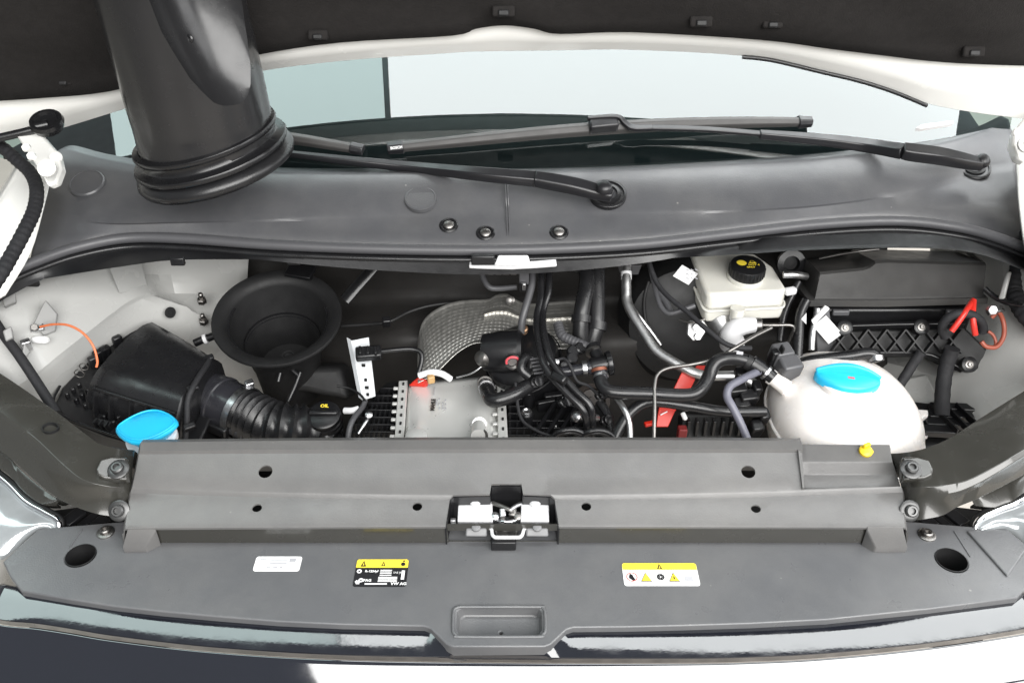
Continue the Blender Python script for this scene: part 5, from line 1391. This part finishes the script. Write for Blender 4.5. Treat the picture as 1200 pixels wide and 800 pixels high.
# ---- brake fluid reservoir
br = thing('brake_reservoir', 'milky white brake fluid reservoir with ribbed black cap', 'reservoir', Y(870, 370, .42))
zt = .155
tp_ = [Z(808, 296, zt + .004), Z(884, 296, zt + .004), Z(906, 312, zt), Z(921, 336, zt - .004), Z(919, 341, zt - .005), Z(832, 345, zt - .005), Z(827, 341, zt - .004)]
md = [p + Vector((0, -.003, -.030)) for p in tp_]
prism('upper_body', tp_, md, MILK, br, bevel=.006, seg=3)
cx = sum(md, Vector()) / len(md); lowp = [cx + (p - cx) * 1.035 for p in md]
prism('lower_body', lowp, [cx + (p - cx) * .98 + Vector((0, 0, -.022)) for p in lowp], MILK, br, bevel=.004, seg=3)
tube('weld_seam', rnd([lerp(lowp[0], lowp[-1], .5)] + lowp[:] + [lerp(lowp[0], lowp[-1], .5)], .008, 4), .0022, MILK, br, seg=8, smoothpath=False)
c = Z(874, 322, zt + .004); an = Vector((0.02, -.10, 1)).normalized(); cr_ = 20.5 * sc(c)
lathe('neck', [(cr_ * 1.04, -.006), (cr_ * 1.04, .002), (cr_ * .9, .003)], c, an, MILK, br, seg=40)
cp_ = lathe('cap', [(cr_, .002), (cr_, .018), (cr_ * .96, .0205), (cr_ * .9, .021), (.001, .021)], c, an, BLACK, br, seg=40)
for k in range(28):
    t = k / 28 * 2 * math.pi; d = Vector((math.cos(t), math.sin(t), 0))
boxes('grip_ribs', [(c + an * .010 + Vector((math.cos(k / 28 * 2 * math.pi) * cr_, math.sin(k / 28 * 2 * math.pi) * cr_, 0)), (.0022, .0022, .014), rotz(k / 28 * 2 * math.pi)) for k in range(28)], BLACK, cp_, .0004)
tz = c + an * .0213
lathe('yellow_disc', [(.0075, 0), (.0075, .0004)], tz + Vector((-.010, .005, 0)), an, PYEL, cp_, seg=20, sx=1.1)
prism('warning_triangle', [tz + Vector((.002, .004, .0004)), tz + Vector((.014, .004, .0004)), tz + Vector((.008, .016, .0003))], Vector((0, 0, .0004)), PYEL, cp_)
prism('triangle_mark', [tz + Vector((.005, .0055, .0010)), tz + Vector((.011, .0055, .0010)), tz + Vector((.008, .012, .0009))], Vector((0, 0, .0003)), PBLK, cp_)
text('print_text', 'DOT 4', .0062, tz + Vector((.009, -.002, .0006)), Vector((1, 0, 0)), Vector((0, 1, .1)), PYEL, cp_, bold=.0002)
text('print_text', 'ONLY', .0050, tz + Vector((.002, -.010, .0008)), Vector((1, 0, 0)), Vector((0, 1, .1)), PYEL, cp_, bold=.0002)
lathe('outlet_neck', [(.010, 0), (.012, .03)], Y(862, 380, .385), Vector((0, 0.1, 1)), MILK, br, seg=16)
box('level_plug', Z(926, 341, zt - .012), (.020, .012, .012), NYLON, br, rotz(.3), .003)
box('label', Y(803, 322, .42), (.032, .002, .024), PAPER, br, rotz(0, .0) @ Matrix.Rotation(.55, 3, 'Y'), 0)
boxes('label_print', [(Y(806 + (k % 3) * 5, 316 + (k // 3) * 5, .4175), (.005, .001, .0012), Matrix.Rotation(.55, 3, 'Y')) for k in range(9)], PGRY, br)
mc = thing('brake_master_cylinder', 'silver brake cylinder with white elbow under the milky reservoir', 'brake cylinder', Y(850, 395, .40))
lathe('cylinder', [(.026, -.06), (.026, .0), (.022, .005), (.018, .02), (.010, .022)], Y(846, 380, .41), Vector((.15, -.85, -.35)), ALU, mc, seg=28)
prism('flange_plate', [B(806, 376, .0), B(824, 374, .0), B(830, 384, .0), B(822, 398, .0), B(812, 400, .0), B(805, 392, .0)], Vector((0, .004, -.002)), ALU, mc, bevel=.002)
for x, y in ((815, 383), (817, 394)):
    nut('flange_nut', B(x, y, -.002), Vector((0, -.85, .5)), .0065, .008, STEEL, mc)
elb = cr([Y(858, 402, .375), Y(857, 392, .37), Y(864, 384, .368), Y(878, 381, .368), Y(886, 381, .368)], 6)
tube('white_elbow', elb, lambda s, t: .021 - .009 * t, NYLON, mc, seg=20, smoothpath=False)
lathe('elbow_collar', [(.0125, 0), (.0125, .008), (.010, .010)], Y(885, 381, .368), Vector((1, 0, .02)), STEELD, mc, seg=20)
tube('brake_line', [Y(888, 381, .368), Y(910, 381, .366), Y(926, 381, .366), Y(930, 385, .366), Y(926, 396, .37), Y(920, 410, .37)], .0028, STEELD, mc, seg=8)
hose('vacuum_hose', [(918, 322, .0), (932, 322, .0), (945, 324, .01)], .006, ALU, 'short bright pipe stub between reservoir and fuse box cover', 'pipe')
hose('dark_hose', [(936, 330, .02), (926, 350, .02), (918, 372, .02), (914, 400, .02)], .006, RUBBER, 'dark hose hanging in the gap beside the brake reservoir')
hose('dark_hose', [(945, 352, .0), (938, 368, .0), (936, 392, .0), (934, 430, .0)], .008, RUBBER, 'dark hose hanging in the gap beside the white hanging tag')
o = lathe('bulkhead_grommet', [(.024, 0), (.024, .008), (.014, .010), (.012, .0)], Y(926, 308, .50), Vector((0, -.9, .3)), BLACK, seg=28); tag(o, 'black round grommet in the bulkhead behind the brake reservoir', 'grommet')
# black servo body behind the reservoir
o = lathe('brake_servo', [(.11, -.06), (.115, .0), (.10, .035), (.06, .05), (.03, .052)], B(800, 375, .10), Vector((0, -.92, .3)), BLACKM, seg=56); tag(o, 'large black brake servo drum behind the wires and reservoir', 'brake servo')

# ---- sensor plug on the tank
tp2 = thing('sensor_plug', 'dark grey square sensor plug beside the coolant tank neck', 'plug', B(925, 440, -.03))
R2 = rotz(.28, .25)
box('plug_body', B(923, 433, -.045), (.034, .028, .042), mat('plug_grey', (.085, .085, .09), .4), tp2, R2, .004)
box('plug_head', B(915, 415, -.045), (.030, .026, .030), MATS['plug_grey'], tp2, R2, .003)
box('plug_slot', B(916, 410, -.062), (.003, .010, .016), BLACKM, tp2, R2, .0005)
box('plug_latch', B(906, 418, -.05), (.012, .014, .03), BLACK, tp2, R2, .003)

# ---- coolant tank
ct_ = thing('coolant_tank', 'large egg shaped white coolant tank with blue cap', 'coolant tank', Z(992, 500, -.12))
tc_ = Z(984, 492, .005); RX, RY, RZ = .118, .135, .088
nu, nv = 56, 28; v = []; f = []
for i in range(nv + 1):
    ph = math.pi * i / nv - math.pi / 2; cz, sz = math.cos(ph), math.sin(ph)
    ex = .84
    for k in range(nu):
        t = 2 * math.pi * k / nu
        x = math.copysign(abs(math.cos(t)) ** .92, math.cos(t)) * cz ** ex; y = math.copysign(abs(math.sin(t)) ** .92, math.sin(t)) * cz ** ex
        z = math.copysign(abs(sz) ** 1.0, sz)
        rx = RX * (1 + .05 * x); tilt = -.12 * x * RX
        v.append(tc_ + Vector((x * rx, y * RY, z * RZ * (1.0 if z > 0 else 1.4) + tilt * .5)))
for i in range(nv):
    for k in range(nu): k2 = (k + 1) % nu; f.append((i * nu + k, i * nu + k2, (i + 1) * nu + k2, (i + 1) * nu + k))
tb = link('tank_body', mesh('tank', v, f), TANK, ct_, 60)
bm = bmesh.new(); bm.from_mesh(tb.data); bmesh.ops.remove_doubles(bm, verts=bm.verts, dist=1e-5); bm.to_mesh(tb.data); bm.free()
tb.data.polygons.foreach_set('use_smooth', [True] * len(tb.data.polygons))
seam = []
for k in range(49):
    t = 2 * math.pi * k / 48
    x = math.copysign(abs(math.cos(t)) ** .92, math.cos(t)); y = math.copysign(abs(math.sin(t)) ** .92, math.sin(t))
    seam.append(tc_ + Vector((x * RX * (1 + .05 * x) * 1.004, y * RY * 1.004, -.06 * x * RX - .004)))
tube('weld_seam', seam, .0032, TANK, ct_, seg=8, n=2)
# blue cap: oval disc with a raised bar
bc = Z(993, 443, .101); s_ = sc(bc); un = Vector((.05, -.02, 1)).normalized()
xd = Vector((1, -.16, -.05)).normalized(); yd = un.cross(xd).normalized()
hw, hh = 38 * s_, 24 * s_
lathe('filler_neck', [(.040, -.035), (.040, -.006), (.036, -.004)], bc, un, TANK, ct_, seg=36)


def oval(c, hw, hh, h, n=28):
    pts = []
    for k in range(n):
        t = k / n * 2 * math.pi; x = math.cos(t); y = math.sin(t)
        yy = y * (1 - .30 * abs(x) ** 2.5)
        pts.append(c + xd * (x * hw) + yd * (yy * hh) + un * h)
    return pts


rings = [oval(bc, hw * .88, hh * .9, -.012), oval(bc, hw * .99, hh, -.009), oval(bc, hw, hh * 1.0, .000), oval(bc, hw * .97, hh * .96, .004), oval(bc, hw * .8, hh * .78, .007), oval(bc, hw * .4, hh * .4, .009), oval(bc, hw * .03, hh * .03, .0095)]
v = [p for r in rings for p in r]; n = 28
f = [(i * n + k, i * n + (k + 1) % n, (i + 1) * n + (k + 1) % n, (i + 1) * n + k) for i in range(len(rings) - 1) for k in range(n)] + [tuple(range(n))[::-1], tuple((len(rings) - 1) * n + k for k in range(n))]
cap = link('cap', mesh('cap', v, f), BLUE, ct_, 50)
bar('cap_grip', [bc - xd * hw * .98 + un * .006, bc - xd * hw * .5 + un * .013 + yd * .003, bc + un * .016 + yd * .004, bc + xd * hw * .5 + un * .013 + yd * .003, bc + xd * hw * .95 + un * .006], [.006, .009, .010, .009, .006], [.010, .014, .016, .014, .010], BLUE, cap, up=un, chamfer=.4, bevel=.002)
box('cap_mark', bc + un * .0088 - yd * .010 + xd * .002, (.010, .005, .0008), PRED, cap, axes(xd, yd), 0)
lathe('inlet_spout', [(.013, -.02), (.011, .006), (.0125, .006), (.0125, .012), (.009, .012)], B(910, 446, -.048), B(890, 432, -.045) - B(908, 445, -.05), TANK, ct_, seg=20)
prism('side_lug', [Z(1076, 479, .0), Z(1088, 480, .0), Z(1088, 486, .0), Z(1082, 488, .0), Z(1080, 496, .0), Z(1072, 494, .0)], Vector((0, 0, -.012)), TANK, ct_, bevel=.002)
hose('tank_hose', [(930, 430, -.01), (945, 424, -.02), (968, 420, -.025), (995, 417, -.03), (1014, 414, -.03), (1025, 416, -.03), (1028, 424, -.03)], .0095, SATIN, 'glossy black hose passing behind the coolant tank', seg=16)
clampring('clamp', B(1027, 420, -.03), B(1028, 426, -.03), .0115, STEEL, bpy.data.objects['tank_hose'], .008)

# ---- fuse box cover and its carrier
fb = thing('fuse_box_cover', 'dark grey box shaped fuse and battery cover under the cowl', 'fuse box', Y(1055, 350, .42))
FBM = mat('fuse_cover_plastic', (.046, .045, .044), .34, bump=.1)
e0 = [(961, 322), (1012, 317), (1020, 314), (1026, 309), (1040, 308), (1156, 311)]
e1 = [(955, 350)] + [(1012, 350), (1020, 350), (1026, 350), (1040, 350)] + [(1152, 348)]
e2 = [(948, 352), (1012, 352.5), (1020, 352.5), (1026, 352.5), (1040, 352.5), (1158, 349)]
e3 = [(949, 359), (1012, 359.5), (1020, 359.5), (1026, 359.5), (1040, 359.5), (1157, 356)]
yy = .435
t0 = [Y(x, y, yy - .008) for x, y in e0]; t1 = [Y(x, y, yy - .022) for x, y in e1]; t2 = [Y(x, y, yy - .030) for x, y in e2]; t3 = [Y(x, y, yy - .031) for x, y in e3]
tb_ = [p + Vector((0, .10, -.03)) for p in t0]; tr_ = [p + Vector((0, .006, .002)) for p in t0]
rws = [tb_, tr_, t0, t1, t2, t3, [p + Vector((0, .02, -.002)) for p in t3]]
rws = [[r[0] + Vector((-.003, .07, -.01))] + r + [r[-1] + Vector((.003, .07, -.01))] for r in rws]
sheet('cover', rws, FBM, fb, thick=.003, smooth=30, bevel=.0025)
box('lower_housing', Y(1045, 372, .435), (.255, .03, .055), BLACK, fb, None, .006)
for x in (985, 1118):
    box('latch_tab', Y(x, 366, .412), (.028, .008, .010), MATS['plug_grey'], fb, None, .002)
cr2 = thing('battery_carrier', 'black lattice ribbed battery carrier below the fuse box cover', 'carrier', Y(1060, 420, .38))
prism('carrier_base', [Y(962, 388, .40), Y(1090, 384, .40), Y(1130, 382, .395), Y(1160, 412, .36), Y(1158, 432, .345), Y(1128, 436, .345), Y(1090, 418, .37), Y(962, 420, .38)], Vector((0, .05, -.03)), BLACKM, cr2, bevel=.004)
it = []
for k in range(7):
    for s_ in (-1, 1):
        a = Y(972 + k * 22 + (0 if s_ > 0 else 22), 386, .385); b = Y(972 + k * 22 + (22 if s_ > 0 else 0), 414, .362); d = b - a
        bar('lattice_rib', [a, b], [.003] * 2, [.012] * 2, BLACKM, cr2, up=Vector((0, -.8, .5)), n=1, bevel=.0005)
bar('carrier_edge', [Y(962, 384, .386), Y(1050, 381, .386), Y(1130, 380, .38)], [.006] * 3, [.012] * 3, BLACK, cr2, n=2)
bar('carrier_edge', [Y(962, 416, .362), Y(1050, 414, .362), Y(1090, 417, .36), Y(1128, 434, .335)], [.005] * 4, [.012] * 4, BLACK, cr2, n=2)
for x, y, yv in ((990, 384, .378), (1080, 383, .378), (1136, 427, .33)):
    lathe('bolt_boss', [(.013, -.01), (.013, .002), (.009, .004)], Y(x, y, yv), Vector((0, -.7, .6)), BLACK, cr2, seg=20)
    bolt('bolt', Y(x, y, yv - .004), Vector((0, -.7, .6)), .0042, STEELD, cr2)
ln = thing('cable_loom', 'fat black taped loom hanging below the battery carrier', 'wiring loom', B(1100, 490, .03))
ribbed('loom', [Y(1116, 408, .345), Y(1110, 425, .34), Y(1106, 446, .325), Y(1104, 470, .30), Y(1104, 490, .28)], .0125, TAPE, ln, pitch=.02, depth=.06, seg=18)
ribbed('loom_arm', [Y(1080, 412, .35), Y(1070, 426, .345), Y(1060, 442, .335), Y(1050, 456, .325), Y(1040, 468, .315)], .0085, TAPE, ln, pitch=.016, depth=.06, seg=14)
o = ribbed('taped_ring', [Y(1128 + math.cos(k * .5 + 2.6) * 24, 385 + math.sin(k * .5 + 2.6) * 18, .35 - .0012 * k) for k in range(0, 9)], .0075, TAPE, pitch=.014, depth=.06, seg=14)
tag(o, 'black taped cable ring around the red battery cables', 'wiring loom')
hose('battery_cable', [(1140, 352, .375), (1132, 364, .345), (1124, 376, .335), (1115, 388, .33)], .0046, REDW, 'red battery cable slanting towards the lattice carrier', 'cable', mode='Y')
hose('battery_cable', [(1141, 352, .37), (1140, 368, .345), (1141, 380, .335), (1143, 392, .33)], .0046, REDW, 'red battery cable dropping straight into the taped ring', 'cable', mode='Y')
hose('earth_wire', [(1162, 372, .35), (1170, 366, .35), (1176, 378, .335), (1176, 394, .325), (1168, 406, .315), (1156, 406, .315), (1150, 400, .32)], .0036, BROWN, 'brown earth wire looping over the white inner wing', 'wire', mode='Y')
hose('earth_wire', [(1158, 388, .335), (1164, 393, .33), (1167, 402, .322), (1164, 408, .315)], .0026, BROWN, 'short brown wire inside the brown loop', 'wire', mode='Y')
et = thing('earth_stud', 'silver earth stud with nut on the white wing above the brown wire', 'terminal', Y(1164, 364, .36))
box('lug', Y(1166, 364, .352), (.026, .012, .012), STEEL, et, rotz(.2, .5), .003)
nut('nut', Y(1161, 363, .345), Vector((0, -.8, .5)), .008, .008, STEEL, et)
hose('wing_cable', [(1154, 338, .395), (1166, 348, .38), (1182, 355, .36), (1200, 358, .34)], .0045, SATIN, 'black cable leading from the fuse box cover to the wing', 'cable', mode='Y')
tg = thing('hanging_tag', 'white blank tag hanging beside the fuse box cover', 'tag', Y(965, 380, .37))
tpn = lambda x, y: Y(x, y, .372)
prism('tag_sheet', [tpn(953, 382), tpn(968, 370), tpn(987, 391), tpn(971, 403)], Vector((0, .001, .0005)), PAPER, tg)
prism('tag_strip', [tpn(951, 376), tpn(967, 359), tpn(972, 362), tpn(954, 381)], Vector((0, .002, .001)), PAPER, tg)
prism('tag_corner', [Y(939, 374, .38), Y(945, 367, .38), Y(945, 380, .38)], Vector((0, .001, .0005)), PAPER, tg)
hose('foil_hose', [(958, 362, .0), (956, 374, .0), (952, 390, .0), (951, 410, .0)], .0055, ALU, 'short bright hose behind the hanging white tag')
o = prism('battery_shield', [Y(955, 360, .40), Y(972, 362, .40), Y(980, 420, .37), Y(958, 422, .37)], Vector((0, .01, -.005)), MATS['plug_grey'], bevel=.002); tag(o, 'grey plastic panel behind the hanging white tag', 'panel')
# black plastic steps right of the tank
bt = thing('black_tray', 'black stepped plastic tray between coolant tank and support beam', 'tray', B(1110, 500, 0))
prism('tray_base', [Z(1070, 470, -.02), Z(1150, 478, -.02), Z(1158, 490, -.02), Z(1110, 520, -.03), Z(1062, 528, -.03)], Vector((0, 0, -.03)), BLACKM, bt, bevel=.003)
for k in range(4):
    a, b = Z(1090 - k * 3, 477 + k * 9, -.012), Z(1150 - k * 10, 480 + k * 9, -.012)
    box('tray_plank', lerp(a, b, .5), ((b - a).length, .018, .012), MATS['dark_grey_plug'] if False else BLACK, bt, rotz(-.06), .002)
for k in range(3):
    box('tray_fin', Z(1106 + k * 15, 490, -.004), (.003, .07, .012), BLACK, bt, rotz(.25), .0005)
box('tray_bolt_plate', Z(1078, 511, -.01), (.022, .008, .006), STEEL, bt, rotz(.05), .001)

# bits of structure seen above the fuse box and behind the funnel
o = tube('cowl_wire', [Y(960, 303, .50), Y(985, 298, .49), Y(1010, 294, .48), Y(1030, 292, .48)], .0025, STEELD, seg=8); tag(o, 'thin metal wire under the cowl above the fuse box cover', 'wire')
o = prism('bulkhead_plate', [Y(724, 312, .50), Y(752, 311, .50), Y(748, 322, .50), Y(727, 322, .50)], Vector((0, .004, 0)), MATS['plug_grey'], bevel=.001); tag(o, 'small grey plate behind the aluminium pipe on the bulkhead', 'plate')
